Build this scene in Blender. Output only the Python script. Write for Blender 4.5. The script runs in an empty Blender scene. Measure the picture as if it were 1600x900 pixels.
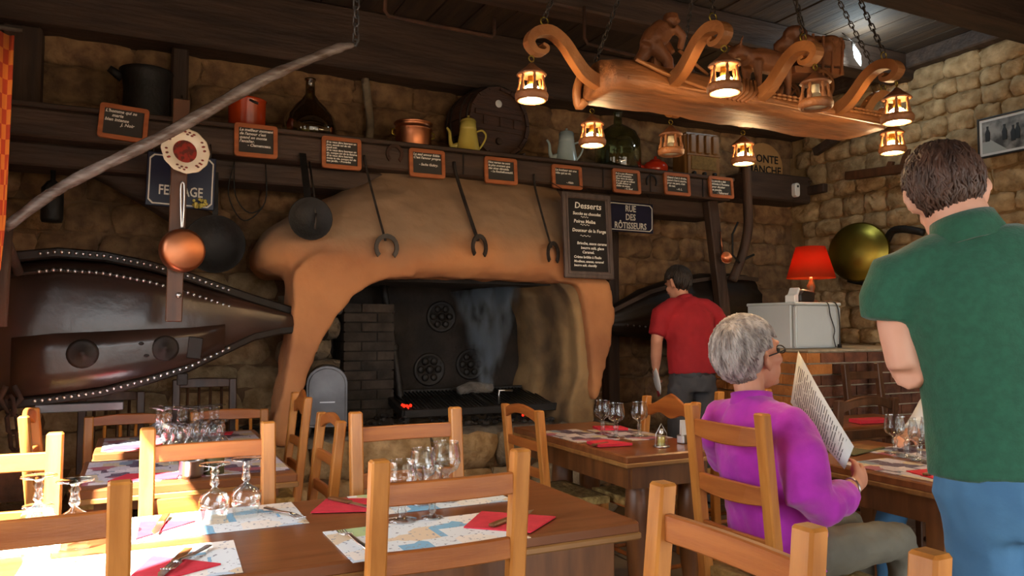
import bpy, bmesh, math, random
from mathutils import Vector, Matrix
random.seed(7)
R = math.radians
PI = math.pi
S = bpy.context.scene
COL = S.collection

# ------------------------------------------------------------------ camera, world, sun, exposure
cam = bpy.data.objects.new('camera', bpy.data.cameras.new('camera'))
COL.objects.link(cam)
cam.location = (0, 0, 1.3)
cam.rotation_euler = (R(90 + 2.862), 0, R(-26))
cam.data.sensor_width = 36
cam.data.lens = 27
cam.data.clip_start = 0.02
S.camera = cam

W = bpy.data.worlds.new('sky')
S.world = W
W.use_nodes = True
_n, _l = W.node_tree.nodes, W.node_tree.links
_tc = _n.new('ShaderNodeTexCoord'); _sp = _n.new('ShaderNodeSeparateXYZ'); _mr = _n.new('ShaderNodeMapRange')
_mr.inputs['From Min'].default_value = -0.03; _mr.inputs['From Max'].default_value = 0.03
_mx = _n.new('ShaderNodeMix'); _mx.data_type = 'RGBA'
_mx.inputs['A'].default_value = (0.34, 0.29, 0.22, 1)      # sunlit ground outside
_mx.inputs['B'].default_value = (0.93, 0.97, 1.0, 1)       # bright sky
_l.new(_tc.outputs['Generated'], _sp.inputs[0]); _l.new(_sp.outputs[2], _mr.inputs['Value']); _l.new(_mr.outputs[0], _mx.inputs['Factor'])
_l.new(_mx.outputs['Result'], _n['Background'].inputs[0])
_n['Background'].inputs[1].default_value = 3.4

sun = bpy.data.objects.new('sun', bpy.data.lights.new('sun', 'SUN'))
COL.objects.link(sun)
sun.data.energy = 40
sun.data.angle = R(0.6)
sun.data.color = (1.0, 0.93, 0.82)
sun.rotation_euler = Vector((0.5, 0.42, -0.72)).to_track_quat('-Z', 'Y').to_euler()

S.view_settings.view_transform = 'Standard'
S.view_settings.look = 'None'
S.view_settings.gamma = 1.0
S.view_settings.use_curve_mapping = False
S.view_settings.exposure = 1.15

# ------------------------------------------------------------------ materials
def srgb(h):
    h = h.lstrip('#')
    c = [int(h[i:i+2], 16) / 255 for i in (0, 2, 4)]
    return tuple((x / 12.92 if x <= 0.04045 else ((x + 0.055) / 1.055) ** 2.4) for x in c) + (1.0,)

def mat(name, c1, c2=None, rough=0.6, metal=0.0, scale=6.0, stretch=(1, 1, 1), bump=0.0, bscale=None,
        coord='Object', detail=4.0, contrast=(0.35, 0.65), rnd=0.0, spec=None, trans=0.0, emit=0.0, emitc=None, sheen=0.0):
    m = bpy.data.materials.new(name)
    m.use_nodes = True
    nt = m.node_tree
    N, L = nt.nodes, nt.links
    b = N['Principled BSDF']
    b.inputs['Roughness'].default_value = rough
    b.inputs['Metallic'].default_value = metal
    if spec is not None:
        b.inputs['Specular IOR Level'].default_value = spec
    if trans:
        b.inputs['Transmission Weight'].default_value = trans
    if sheen:
        b.inputs['Sheen Weight'].default_value = sheen
    col = srgb(c1)
    if emit:
        b.inputs['Emission Color'].default_value = srgb(emitc or c1)
        b.inputs['Emission Strength'].default_value = emit
    if c2 is None and not bump and not rnd:
        b.inputs['Base Color'].default_value = col
        return m
    if coord == 'Position':
        src = N.new('ShaderNodeNewGeometry').outputs['Position']
    else:
        src = N.new('ShaderNodeTexCoord').outputs[coord]
    mp = N.new('ShaderNodeMapping')
    mp.inputs['Scale'].default_value = stretch
    L.new(src, mp.inputs['Vector'])
    nz = N.new('ShaderNodeTexNoise')
    nz.inputs['Scale'].default_value = scale
    nz.inputs['Detail'].default_value = detail
    L.new(mp.outputs[0], nz.inputs['Vector'])
    rp = N.new('ShaderNodeValToRGB')
    rp.color_ramp.elements[0].position = contrast[0]
    rp.color_ramp.elements[1].position = contrast[1]
    rp.color_ramp.elements[0].color = col
    rp.color_ramp.elements[1].color = srgb(c2 or c1)
    L.new(nz.outputs['Fac'], rp.inputs['Fac'])
    out = rp.outputs['Color']
    if rnd:
        oi = N.new('ShaderNodeObjectInfo')
        mr = N.new('ShaderNodeMapRange')
        mr.inputs['To Min'].default_value = 1 - rnd
        mr.inputs['To Max'].default_value = 1 + rnd
        L.new(oi.outputs['Random'], mr.inputs['Value'])
        hs = N.new('ShaderNodeHueSaturation')
        L.new(mr.outputs[0], hs.inputs['Value'])
        L.new(out, hs.inputs['Color'])
        out = hs.outputs['Color']
    L.new(out, b.inputs['Base Color'])
    if bump:
        n2 = N.new('ShaderNodeTexNoise')
        n2.inputs['Scale'].default_value = bscale or scale * 3
        n2.inputs['Detail'].default_value = 6
        L.new(mp.outputs[0], n2.inputs['Vector'])
        bp = N.new('ShaderNodeBump')
        bp.inputs['Strength'].default_value = bump
        bp.inputs['Distance'].default_value = 0.02
        L.new(n2.outputs['Fac'], bp.inputs['Height'])
        L.new(bp.outputs[0], b.inputs['Normal'])
    return m

def glassmat(name, tint='#ffffff', amount=0.12, rough=0.02):
    m = bpy.data.materials.new(name)
    m.use_nodes = True
    nt = m.node_tree
    N, L = nt.nodes, nt.links
    N.remove(N['Principled BSDF'])
    tr = N.new('ShaderNodeBsdfTransparent'); tr.inputs[0].default_value = srgb(tint)
    gl = N.new('ShaderNodeBsdfGlossy'); gl.inputs['Roughness'].default_value = rough
    lw = N.new('ShaderNodeLayerWeight'); lw.inputs['Blend'].default_value = 0.35
    ma = N.new('ShaderNodeMath'); ma.operation = 'MULTIPLY_ADD'
    ma.inputs[1].default_value = 0.75; ma.inputs[2].default_value = amount
    L.new(lw.outputs['Facing'], ma.inputs[0])
    mx = N.new('ShaderNodeMixShader')
    L.new(ma.outputs[0], mx.inputs[0]); L.new(tr.outputs[0], mx.inputs[1]); L.new(gl.outputs[0], mx.inputs[2])
    L.new(mx.outputs[0], N['Material Output'].inputs['Surface'])
    return m

def printed(name, base, inks, scale=9.0, thr=0.5, coord='Object', stretch=(1, 1, 1)):
    """paper printed with patches of several inks (voronoi cells)"""
    m = bpy.data.materials.new(name)
    m.use_nodes = True
    nt = m.node_tree
    N, L = nt.nodes, nt.links
    b = N['Principled BSDF']; b.inputs['Roughness'].default_value = 0.5
    tc = N.new('ShaderNodeTexCoord'); mp = N.new('ShaderNodeMapping'); mp.inputs['Scale'].default_value = stretch
    L.new(tc.outputs[coord], mp.inputs['Vector'])
    vo = N.new('ShaderNodeTexVoronoi'); vo.distance = 'CHEBYCHEV'; vo.inputs['Scale'].default_value = scale
    L.new(mp.outputs[0], vo.inputs['Vector'])
    se = N.new('ShaderNodeSeparateColor'); L.new(vo.outputs['Color'], se.inputs[0])
    rp = N.new('ShaderNodeValToRGB'); rp.color_ramp.interpolation = 'CONSTANT'
    cols = [base] + inks
    els = rp.color_ramp.elements
    els[0].color = srgb(base); els[0].position = 0
    els[1].color = srgb(inks[-1]); els[1].position = 1 - (1 - thr) / len(inks)
    for i, c in enumerate(inks[:-1]):
        e = els.new(thr + (1 - thr) * i / len(inks)); e.color = srgb(c)
    L.new(se.outputs[0], rp.inputs[0])
    nz = N.new('ShaderNodeTexNoise'); nz.inputs['Scale'].default_value = scale * 7
    L.new(mp.outputs[0], nz.inputs['Vector'])
    gt = N.new('ShaderNodeMath'); gt.operation = 'GREATER_THAN'; gt.inputs[1].default_value = 0.64
    L.new(nz.outputs['Fac'], gt.inputs[0])
    mx = N.new('ShaderNodeMix'); mx.data_type = 'RGBA'
    mx.inputs['B'].default_value = srgb('#8d93a6')
    L.new(gt.outputs[0], mx.inputs['Factor']); L.new(rp.outputs[0], mx.inputs['A'])
    L.new(mx.outputs['Result'], b.inputs['Base Color'])
    return m

MT = {}
def mk(key, *a, **k):
    MT[key] = mat(key, *a, **k)
mk('stone', '#977550', '#6b4e37', rough=0.95, scale=11, detail=9, bump=1.0, bscale=22, coord='Position', rnd=0.22)
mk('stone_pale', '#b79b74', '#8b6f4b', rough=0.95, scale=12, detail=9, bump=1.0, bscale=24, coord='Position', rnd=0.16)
mk('stone_grey', '#8d7d66', '#655848', rough=0.95, scale=6, bump=1.0, bscale=24, coord='Position', rnd=0.2)
mk('mortar', '#86684a', '#6a5039', rough=1.0, scale=8, bump=0.6, bscale=40, coord='Position')
mk('mortar_pale', '#a5875d', '#866c48', rough=1.0, scale=8, bump=0.6, bscale=40, coord='Position')
mk('clay', '#be8150', '#99633f', rough=0.92, scale=2.2, bump=0.55, bscale=9, coord='Position', contrast=(0.3, 0.7))
mk('soot', '#2b231d', '#17120f', rough=0.95, scale=5, bump=0.6, bscale=16, coord='Position')
mk('sootclay', '#94764f', '#54412c', rough=0.95, scale=3, bump=0.5, bscale=12, coord='Position')
mk('oldbeam', '#4a372b', '#33241b', rough=0.7, scale=3, stretch=(0.6, 5, 5), bump=0.4, bscale=8, coord='Position')
mk('oldpost', '#4a3426', '#33231a', rough=0.7, scale=3, stretch=(5, 5, 0.6), bump=0.4, bscale=8, coord='Position')
mk('ceilwood', '#43311f', '#2e2117', rough=0.85, scale=3, stretch=(5, 0.6, 5), bump=0.3, coord='Position', rnd=0.25)
mk('chairwood', '#c07f3a', '#a56628', rough=0.38, scale=3.5, stretch=(9, 9, 0.9), bump=0.05, bscale=30, rnd=0.06)
mk('chairrail', '#ad672e', '#924f20', rough=0.4, scale=3.5, stretch=(0.9, 9, 9), bump=0.05, bscale=30, rnd=0.06)
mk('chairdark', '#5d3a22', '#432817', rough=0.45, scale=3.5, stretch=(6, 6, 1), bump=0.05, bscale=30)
mk('rush', '#b99a5c', '#8b6f3c', rough=0.85, scale=30, stretch=(1, 1, 1), bump=0.6, bscale=60)
mk('tabletop', '#84512f', '#6b3e22', rough=0.28, scale=2.5, stretch=(0.8, 10, 3), bump=0.03, bscale=20)
mk('tableedge', '#9b703f', '#7c5329', rough=0.4, scale=3, stretch=(0.8, 8, 3))
mk('tableleg', '#7d4f2a', '#5d381c', rough=0.4, scale=3, stretch=(7, 7, 1))
mk('iron', '#4a423c', '#332d29', rough=0.55, metal=0.6, scale=12, bump=0.25, bscale=50)
mk('blackiron', '#211d1b', '#15120f', rough=0.6, metal=0.3, scale=9, bump=0.2, bscale=40)
mk('rust', '#5a3b2a', '#33241d', rough=0.85, metal=0.3, scale=9, bump=0.5, bscale=30)
mk('steel', '#d4d4d6', '#b4b4b8', rough=0.3, metal=1.0, scale=4)
mk('zinc', '#6f6f72', '#545457', rough=0.45, metal=0.6, scale=5, bump=0.1)
mk('copper', '#d08a64', '#b87552', rough=0.4, metal=1.0, scale=4)
mk('brass', '#a8963f', '#867634', rough=0.38, metal=1.0, scale=4)
mk('leather', '#261b15', '#17110d', rough=0.55, spec=0.3, scale=3, bump=0.25, bscale=14, coord='Position')
mk('leatherbrown', '#3c2820', '#241914', rough=0.28, scale=2.5, bump=0.15, bscale=10, coord='Position')
mk('polewood', '#857c79', '#5a4c45', rough=0.2, scale=5, stretch=(1, 6, 6), bump=0.25, bscale=12)
mk('carved', '#955f36', '#6f4424', rough=0.58, scale=5, stretch=(1, 5, 5), bump=0.35, bscale=14)
mk('carvedlight', '#a56e40', '#82512a', rough=0.45, scale=5, bump=0.3, bscale=25)
mk('carveddark', '#7d4c2b', '#5c351d', rough=0.55, scale=8, bump=0.4, bscale=20)
mk('slateframe', '#b5683a', '#96522a', rough=0.6, scale=6, stretch=(1, 4, 4))
mk('slate', '#3d3a35', '#322f2b', rough=0.8, scale=4)
mk('chalk', '#e8e4da', rough=0.95)
mk('boardframe', '#5a4b45', '#41342f', rough=0.5, scale=6, stretch=(4, 4, 1))
mk('board', '#1d1715', '#15100e', rough=0.85, scale=4)
mk('enamelblue', '#171a35', '#13152a', rough=0.3, scale=3)
mk('enamelwhite', '#cfcabf', rough=0.35)
mk('china', '#e5d8c2', '#d9c8ae', rough=0.25, scale=6)
mk('chinared', '#8c2c22', '#5a2a22', rough=0.3, scale=45, contrast=(0.45, 0.55))
mk('redenamel', '#c0331a', '#a92a12', rough=0.15, scale=4)
mk('orangeenamel', '#c9481a', '#8e2a10', rough=0.2, scale=2)
mk('yellowenamel', '#cdbd62', '#bda94e', rough=0.2, scale=4)
mk('blueenamel', '#a9bcc0', '#98acb2', rough=0.2, scale=4)
mk('barrelwood', '#4d3223', '#38241a', rough=0.6, scale=4, stretch=(1, 1, 7), bump=0.3)
mk('radiowood', '#8d6334', '#6d4a24', rough=0.35, scale=4, stretch=(6, 6, 1))
mk('radiocloth', '#84683a', '#6d552d', rough=0.9, scale=60)
mk('white', '#e3e4e2', rough=0.4)
mk('fridge', '#d3dadb', '#c9d1d2', rough=0.35, scale=2)
mk('fridgeseal', '#9ca3a3', rough=0.6)
mk('black', '#171616', rough=0.5)
mk('paper', '#d7d9da', '#c9cbcc', rough=0.7, scale=5)
mk('ink', '#55575c', rough=0.8)
mk('napkin', '#cf2c40', '#c02438', rough=0.85, scale=30, bump=0.1)
mk('olive', '#5e5a34', '#4d4a2a', rough=0.6, scale=4)
mk('brick', '#7b4a31', '#4d2d20', rough=0.9, scale=9, bump=0.5, bscale=50, coord='Position', rnd=0.45)
mk('brick_lit', '#c07a3c', '#a5642e', rough=0.9, scale=9, bump=0.5, bscale=50, coord='Position', rnd=0.15)
mk('brickmortar', '#b7a58a', '#9c8b71', rough=1.0, scale=20, bump=0.4)
mk('tile', '#80705f', '#675849', rough=0.55, scale=3, bump=0.15, coord='Position', rnd=0.2)
mk('grout', '#4a4037', rough=1.0)
mk('plaster', '#b98c58', '#9c7446', rough=0.95, scale=2.5, bump=0.4, coord='Position')
mk('curtain', '#d5641f', '#b5421a', rough=0.9, scale=9, stretch=(1, 1, 1))
mk('skin', '#cf9478', '#c08468', rough=0.55, scale=8)
mk('skinpale', '#d8a890', '#cf9a82', rough=0.55, scale=8)
mk('hairbrown', '#553c30', '#33241d', rough=0.5, scale=40, stretch=(1, 1, 0.25))
mk('hairgrey', '#b9b3b0', '#7d7572', rough=0.45, scale=35, stretch=(1, 1, 0.3), contrast=(0.4, 0.6))
mk('hairdark', '#33281f', '#1f1813', rough=0.6, scale=40)
mk('polo_green', '#1c5a43', '#18503b', rough=0.85, scale=60, bump=0.15, bscale=180, sheen=0.2)
mk('shirt_red', '#a81a22', '#92141c', rough=0.85, scale=5, bump=0.2, bscale=12)
mk('fleece', '#b82cb6', '#a323a2', rough=0.95, scale=12, bump=0.35, bscale=9, sheen=0.3)
mk('jeans', '#4a7aa0', '#3d6a90', rough=0.85, scale=7, bump=0.3, bscale=10)
mk('trousersgrey', '#4c4a4c', '#3c3b3e', rough=0.85, scale=6, bump=0.3, bscale=9)
mk('trousersolive', '#6e6a5c', '#5c584c', rough=0.85, scale=6, bump=0.3, bscale=9)
mk('whitecloth', '#d9dcdf', '#cfd2d6', rough=0.85, scale=6, bump=0.3, bscale=9)
mk('lampshade', '#b8381f', '#c23016', rough=0.8, scale=40, trans=0.0)
mk('ash', '#7a736b', '#403b37', rough=1.0, scale=7, bump=0.8, bscale=30, coord='Position')
mk('coal', '#1a1716', '#3a3532', rough=1.0, scale=12, bump=0.8, bscale=30)
mk('ember', '#c02a14', rough=1.0, emit=0.9, emitc='#ff2410')
mk('bulbglow', '#ffe2a8', rough=0.5, emit=45, emitc='#ffd089')
mk('bulboff', '#d9cfae', rough=0.3)
mk('daylight', '#e8fbff', rough=0.5, emit=14, emitc='#d5f4ff')
MT['glass'] = glassmat('glass', '#f4f8f8', 0.07)
MT['glassgreen'] = glassmat('glassgreen', '#bccaae', 0.08)
MT['glassdark'] = glassmat('glassdark', '#a59c78', 0.10)
MT['mat_print'] = printed('mat_print', '#e4ecf4', ['#7fb7dc', '#b7cf9a', '#dfcdb4', '#c3d4e6', '#eeeae6'], 10, 0.4)
MT['mat_print2'] = printed('mat_print2', '#c3bccb', ['#5b4b63', '#a45a6a', '#d9cfd8', '#7b8aa0', '#c9b79a'], 13, 0.35)
# ------------------------------------------------------------------ mesh helpers
class B:
    """collects faces, then links them as one mesh object"""
    def __init__(s):
        s.v = []; s.f = []; s.sm = []
    def add(s, vs, fs, smooth=False):
        o = len(s.v)
        s.v += [Vector(p) for p in vs]
        s.f += [tuple(i + o for i in f) for f in fs]
        s.sm += [smooth] * len(fs)
        return s
    def box(s, a, b):
        (x0, y0, z0), (x1, y1, z1) = a, b
        return s.add([(x0, y0, z0), (x1, y0, z0), (x1, y1, z0), (x0, y1, z0), (x0, y0, z1), (x1, y0, z1), (x1, y1, z1), (x0, y1, z1)],
                     [(3, 2, 1, 0), (4, 5, 6, 7), (0, 1, 5, 4), (1, 2, 6, 5), (2, 3, 7, 6), (3, 0, 4, 7)])
    def bar(s, p, q, w, h, side=(1, 0, 0)):
        p, q = Vector(p), Vector(q)
        t = (q - p).normalized(); u = Vector(side); u = (u - t * u.dot(t)).normalized(); n = t.cross(u)
        vs = []
        for c in (p, q):
            for a, b in ((-1, -1), (1, -1), (1, 1), (-1, 1)):
                vs.append(c + u * (a * w / 2) + n * (b * h / 2))
        return s.add(vs, [(3, 2, 1, 0), (4, 5, 6, 7), (0, 1, 5, 4), (1, 2, 6, 5), (2, 3, 7, 6), (3, 0, 4, 7)])
    def tube(s, pts, rad, seg=8, side=(1, 0, 0.01), cap=True, smooth=True, closed=False):
        pts = [Vector(p) for p in pts]
        n = len(pts)
        if not hasattr(rad, '__len__'):
            rad = [rad] * n
        rings = []
        pu = None
        for i in range(n):
            if closed:
                t = pts[(i + 1) % n] - pts[i - 1]
            else:
                t = pts[min(i + 1, n - 1)] - pts[max(i - 1, 0)]
            if t.length < 1e-9: t = Vector((0, 0, 1))
            t.normalize()
            ref = Vector(side) if pu is None else pu
            u = ref - t * ref.dot(t)
            if u.length < 1e-4:
                u = t.orthogonal()
            u.normalize(); pu = u if pu is not None or True else pu
            w = t.cross(u)
            r = rad[i]
            ra, rb = (r, r) if not hasattr(r, '__len__') else r
            rings.append([pts[i] + u * (ra * math.cos(2 * PI * k / seg)) + w * (rb * math.sin(2 * PI * k / seg)) for k in range(seg)])
        vs = [p for r in rings for p in r]
        fs = []
        for i in range(n if closed else n - 1):
            j = (i + 1) % n
            for k in range(seg):
                l = (k + 1) % seg
                fs.append((i * seg + k, i * seg + l, j * seg + l, j * seg + k))
        if cap and not closed:
            fs.append(tuple(reversed(range(seg)))); fs.append(tuple((n - 1) * seg + k for k in range(seg)))
        return s.add(vs, fs, smooth)
    def lathe(s, prof, seg=16, c=(0, 0, 0), axis=(0, 0, 1), smooth=True, flute=0.0, nfl=0):
        q = Vector((0, 0, 1)).rotation_difference(Vector(axis).normalized())
        c = Vector(c)
        vs = []; fs = []
        for r, z in prof:
            for k in range(seg):
                a = 2 * PI * k / seg
                rr = max(r, 1e-5) * (1 + (flute * math.cos(nfl * a) if nfl else 0))
                vs.append(c + q @ Vector((rr * math.cos(a), rr * math.sin(a), z)))
        for i in range(len(prof) - 1):
            for k in range(seg):
                l = (k + 1) % seg
                fs.append((i * seg + k, i * seg + l, (i + 1) * seg + l, (i + 1) * seg + k))
        return s.add(vs, fs, smooth)
    def ball(s, c, r, seg=12, rings=8, smooth=True):
        if not hasattr(r, '__len__'): r = (r, r, r)
        vs = [Vector(c) + Vector((0, 0, -r[2]))]; fs = []
        for i in range(1, rings):
            a = -PI / 2 + PI * i / rings
            for k in range(seg):
                b = 2 * PI * k / seg
                vs.append(Vector(c) + Vector((r[0] * math.cos(a) * math.cos(b), r[1] * math.cos(a) * math.sin(b), r[2] * math.sin(a))))
        vs.append(Vector(c) + Vector((0, 0, r[2])))
        for k in range(seg):
            l = (k + 1) % seg
            fs.append((0, 1 + l, 1 + k))
            for i in range(rings - 2):
                fs.append((1 + i * seg + k, 1 + i * seg + l, 1 + (i + 1) * seg + l, 1 + (i + 1) * seg + k))
            fs.append((len(vs) - 1, 1 + (rings - 2) * seg + k, 1 + (rings - 2) * seg + l))
        return s.add(vs, fs, smooth)
    def prism(s, out, y0, y1, smooth=False):
        """outline in x,z extruded along y"""
        n = len(out)
        vs = [(x, y0, z) for x, z in out] + [(x, y1, z) for x, z in out]
        fs = [tuple(range(n)), tuple(reversed(range(n, 2 * n)))]
        s.add(vs, fs, False)
        o = len(s.v) - 2 * n
        for k in range(n):
            l = (k + 1) % n
            s.f.append((o + l, o + k, o + n + k, o + n + l)); s.sm.append(smooth)
        return s
    def ring(s, out, inn, y0, y1):
        """frame between two outlines of the same count, in x,z, thick along y"""
        n = len(out)
        vs = [(x, y0, z) for x, z in out] + [(x, y0, z) for x, z in inn] + [(x, y1, z) for x, z in out] + [(x, y1, z) for x, z in inn]
        fs = []
        for k in range(n):
            l = (k + 1) % n
            fs += [(k, l, n + l, n + k), (2 * n + l, 2 * n + k, 3 * n + k, 3 * n + l), (l, k, 2 * n + k, 2 * n + l), (n + k, n + l, 3 * n + l, 3 * n + k)]
        return s.add(vs, fs)
    def link(s, c, t, up, L, w, r):
        """one chain link: a stadium ring in the plane of t and up"""
        c, t, up = Vector(c), Vector(t).normalized(), Vector(up)
        up = (up - t * up.dot(t)).normalized()
        pts = []
        h = L / 2 - w / 2
        for k in range(8):
            a = PI * (k + 0.5) / 4
            dx = math.cos(a) * w / 2; dt = math.sin(a) * w / 2 + (h if math.sin(a) > 0 else -h)
            pts.append(c + up * dx + t * dt)
        return s.tube(pts, r, 5, side=t.cross(up), closed=True)
    def chain(s, p, q, L=0.05, w=0.03, r=0.004):
        p, q = Vector(p), Vector(q)
        t = (q - p); n = max(1, int(t.length / (L * 0.72))); t.normalize()
        a = t.orthogonal().normalized(); b = t.cross(a)
        st = (q - p).length / n
        for i in range(n):
            s.link(p + t * (st * (i + 0.5)), t, a if i % 2 else b, L, w, r)
        return s
    def xf(s, m, start=0):
        for i in range(start, len(s.v)):
            s.v[i] = m @ s.v[i]
        return s
    def mesh(s, name, material=None, bevel=0.0, seg=1, bang=40):
        me = bpy.data.meshes.new(name)
        me.from_pydata([tuple(v) for v in s.v], [], s.f)
        if bevel:
            bm = bmesh.new(); bm.from_mesh(me)
            bmesh.ops.recalc_face_normals(bm, faces=bm.faces)
            es = [e for e in bm.edges if len(e.link_faces) == 2 and e.calc_face_angle(0) > R(bang)]
            bmesh.ops.bevel(bm, geom=es, offset=bevel, segments=seg, affect='EDGES', clamp_overlap=True)
            bm.to_mesh(me); bm.free()
        else:
            bm = bmesh.new(); bm.from_mesh(me)
            bmesh.ops.recalc_face_normals(bm, faces=bm.faces)
            bm.to_mesh(me); bm.free()
            for p, q in zip(me.polygons, s.sm):
                p.use_smooth = q
        if material: me.materials.append(MT[material])
        me.update()
        return me
    def build(s, name, material, parent=None, bevel=0.0, seg=1, kind=None, label=None):
        o = bpy.data.objects.new(name, s.mesh(name, material, bevel, seg))
        COL.objects.link(o)
        if parent: o.parent = parent
        if kind: o['kind'] = kind
        if label: o['label'] = label
        return o

def obj(name, me, parent=None, loc=(0, 0, 0), rz=0.0, scale=(1, 1, 1)):
    o = bpy.data.objects.new(name, me); COL.objects.link(o)
    o.location = loc; o.rotation_euler = (0, 0, rz); o.scale = scale
    if parent: o.parent = parent
    return o
def tag(o, label, cat, group=None, kind=None):
    o['label'] = label; o['category'] = cat
    if group: o['group'] = group
    if kind: o['kind'] = kind
    return o
def thing(name, label, cat, loc=(0, 0, 0), rz=0.0, group=None):
    o = bpy.data.objects.new(name, None); COL.objects.link(o)
    o.empty_display_size = 0.05
    o.location = loc; o.rotation_euler = (0, 0, rz)
    return tag(o, label, cat, group)
def struct(o):
    o['kind'] = 'structure'; return o
def dup(root, loc, rz, label, group=None):
    r = root.copy(); COL.objects.link(r); r.location = loc
    r.rotation_euler = (root.rotation_euler[0], root.rotation_euler[1], rz)
    r['label'] = label
    if group: r['group'] = group
    for ch in list(root.children):
        c = ch.copy(); COL.objects.link(c); c.parent = r
        for g in list(ch.children):
            d = g.copy(); COL.objects.link(d); d.parent = c
    return r
def smoothpath(pts, n=6):
    """catmull-rom through points"""
    P = [Vector(p) for p in pts]
    out = []
    for i in range(len(P) - 1):
        a = P[max(i - 1, 0)]; b = P[i]; c = P[i + 1]; d = P[min(i + 2, len(P) - 1)]
        for k in range(n):
            t = k / n
            out.append(0.5 * ((2 * b) + (c - a) * t + (2 * a - 5 * b + 4 * c - d) * t * t + (3 * b - a - 3 * c + d) * t ** 3))
    out.append(P[-1])
    return out
def lerpr(rs, n):
    out = []
    for i in range(len(rs) - 1):
        for k in range(n):
            out.append(rs[i] + (rs[i + 1] - rs[i]) * k / n)
    out.append(rs[-1]); return out
def rrect(w, h, r, n=4, cx=0, cz=0):
    o = []
    for sx, sz, a0 in ((1, 1, 0), (-1, 1, 90), (-1, -1, 180), (1, -1, 270)):
        for k in range(n + 1):
            a = R(a0 + 90 * k / n)
            o.append((cx + sx * (w / 2 - r) + r * math.cos(a), cz + sz * (h / 2 - r) + r * math.sin(a)))
    return o
def text(s, size, material, parent, loc, rot=(PI / 2, 0, 0), name='lettering', align='LEFT', shear=0.0, ext=0.0006, space=1.0, bold=0.0):
    cu = bpy.data.curves.new(name, 'FONT')
    cu.body = s; cu.size = size; cu.align_x = align; cu.shear = shear; cu.extrude = ext; cu.resolution_u = 2
    cu.space_line = space; cu.offset = bold
    t = bpy.data.objects.new('tmp', cu); COL.objects.link(t)
    me = bpy.data.meshes.new_from_object(t.evaluated_get(bpy.context.evaluated_depsgraph_get()))
    bpy.data.objects.remove(t); bpy.data.curves.remove(cu)
    me.name = name; me.materials.clear(); me.materials.append(MT[material])
    o = bpy.data.objects.new(name, me); COL.objects.link(o)
    o.location = loc; o.rotation_euler = rot; o.parent = parent
    return o
def fuse(b, name, material, parent, voxel=0.012, smooth=4, disp=None):
    """melt overlapping pieces into one continuous skin"""
    o = bpy.data.objects.new(name, b.mesh(name)); COL.objects.link(o)
    m = o.modifiers.new('r', 'REMESH'); m.mode = 'VOXEL'; m.voxel_size = voxel
    sm = o.modifiers.new('s', 'SMOOTH'); sm.iterations = smooth; sm.factor = 0.5
    if disp:
        tx = bpy.data.textures.new(name, 'CLOUDS'); tx.noise_scale = disp[1]
        d = o.modifiers.new('d', 'DISPLACE'); d.texture = tx; d.strength = disp[0]; d.mid_level = 0.5
    me = bpy.data.meshes.new_from_object(o.evaluated_get(bpy.context.evaluated_depsgraph_get()))
    o.modifiers.clear(); o.data = me; me.materials.clear(); me.materials.append(MT[material])
    for p in me.polygons: p.use_smooth = True
    if parent: o.parent = parent
    return o
# ------------------------------------------------------------------ the room
XL, XR, YB, ZC = -0.95, 5.61, 5.4, 3.5     # left wall, right wall, back wall, ceiling
YF = -2.6                                   # front end of the room, closed by the added unseen wall

fl = struct(B().box((XL, YF, -0.12), (XR, YB, -0.012)).build('floor', 'grout'))
tm = B().box((-0.5, -0.5, -0.5), (0.5, 0.5, 0.5)).mesh('floor_tile', 'tile')
ts = 0.34
n = 0
for i in range(18):
    for j in range(15):
        x, y = XL + 0.03 + ts * (i + 0.5), 0.0 + ts * (j + 0.5)
        if x > XR - 0.1 or (x < 0.3 and y < 0.6) or y > 4.9: continue
        obj('floor_tile', tm, fl, (x, y, -0.008 + random.uniform(-0.001, 0.001)), 0, (ts - 0.012, ts - 0.012, 0.016)); n += 1

wb = struct(B().box((XL - 0.2, YB, 0), (XR + 0.25, YB + 0.2, ZC)).build('wall_back', 'mortar'))
wr = struct(B().box((XR, YF, 0), (XR + 0.25, YB, ZC)).build('wall_right', 'mortar_pale'))
b = B()
WY0, WY1, WZ0, WZ1 = 1.02, 2.3, 0.62, 2.5
b.box((XL - 0.08, YF, 0), (XL, WY0, ZC)); b.box((XL - 0.08, WY1, 0), (XL, 2.98, ZC)); b.box((XL - 0.08, 3.36, 0), (XL, YB, ZC)); b.box((XL - 0.08, 2.98, 0), (XL, 3.36, 0.9)); b.box((XL - 0.08, 2.98, 2.4), (XL, 3.36, ZC))  # second opening, out of view, added to let sun onto the left chair and mat
b.box((XL - 0.08, WY0, 0), (XL, WY1, WZ0)); b.box((XL - 0.08, WY0, WZ1), (XL, WY1, ZC))
struct(b.build('wall_left', 'plaster'))
b = B()
for y in (WY0, WY1 - 0.05): b.box((XL - 0.06, y, WZ0), (XL - 0.02, y + 0.05, WZ1))
b.box((XL - 0.06, WY0, WZ0), (XL - 0.02, WY1, WZ0 + 0.05)); b.box((XL - 0.06, WY0, WZ1 - 0.05), (XL - 0.02, WY1, WZ1))
struct(b.build('window_1', 'oldpost'))

b = B(); FX0, FX1, FZ0, FZ1 = -0.6, 4.4, 0.1, 2.35       # unseen wall added behind the camera; low opening keeps light off the upper room
b.box((XL, YF - 0.1, 0), (FX0, YF, ZC)); b.box((FX1, YF - 0.1, 0), (XR, YF, ZC)); b.box((FX0, YF - 0.1, FZ1), (FX1, YF, ZC)); b.box((FX0, YF - 0.1, 0), (FX1, YF, FZ0))
struct(b.build('wall_front_blocker', 'plaster'))

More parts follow.
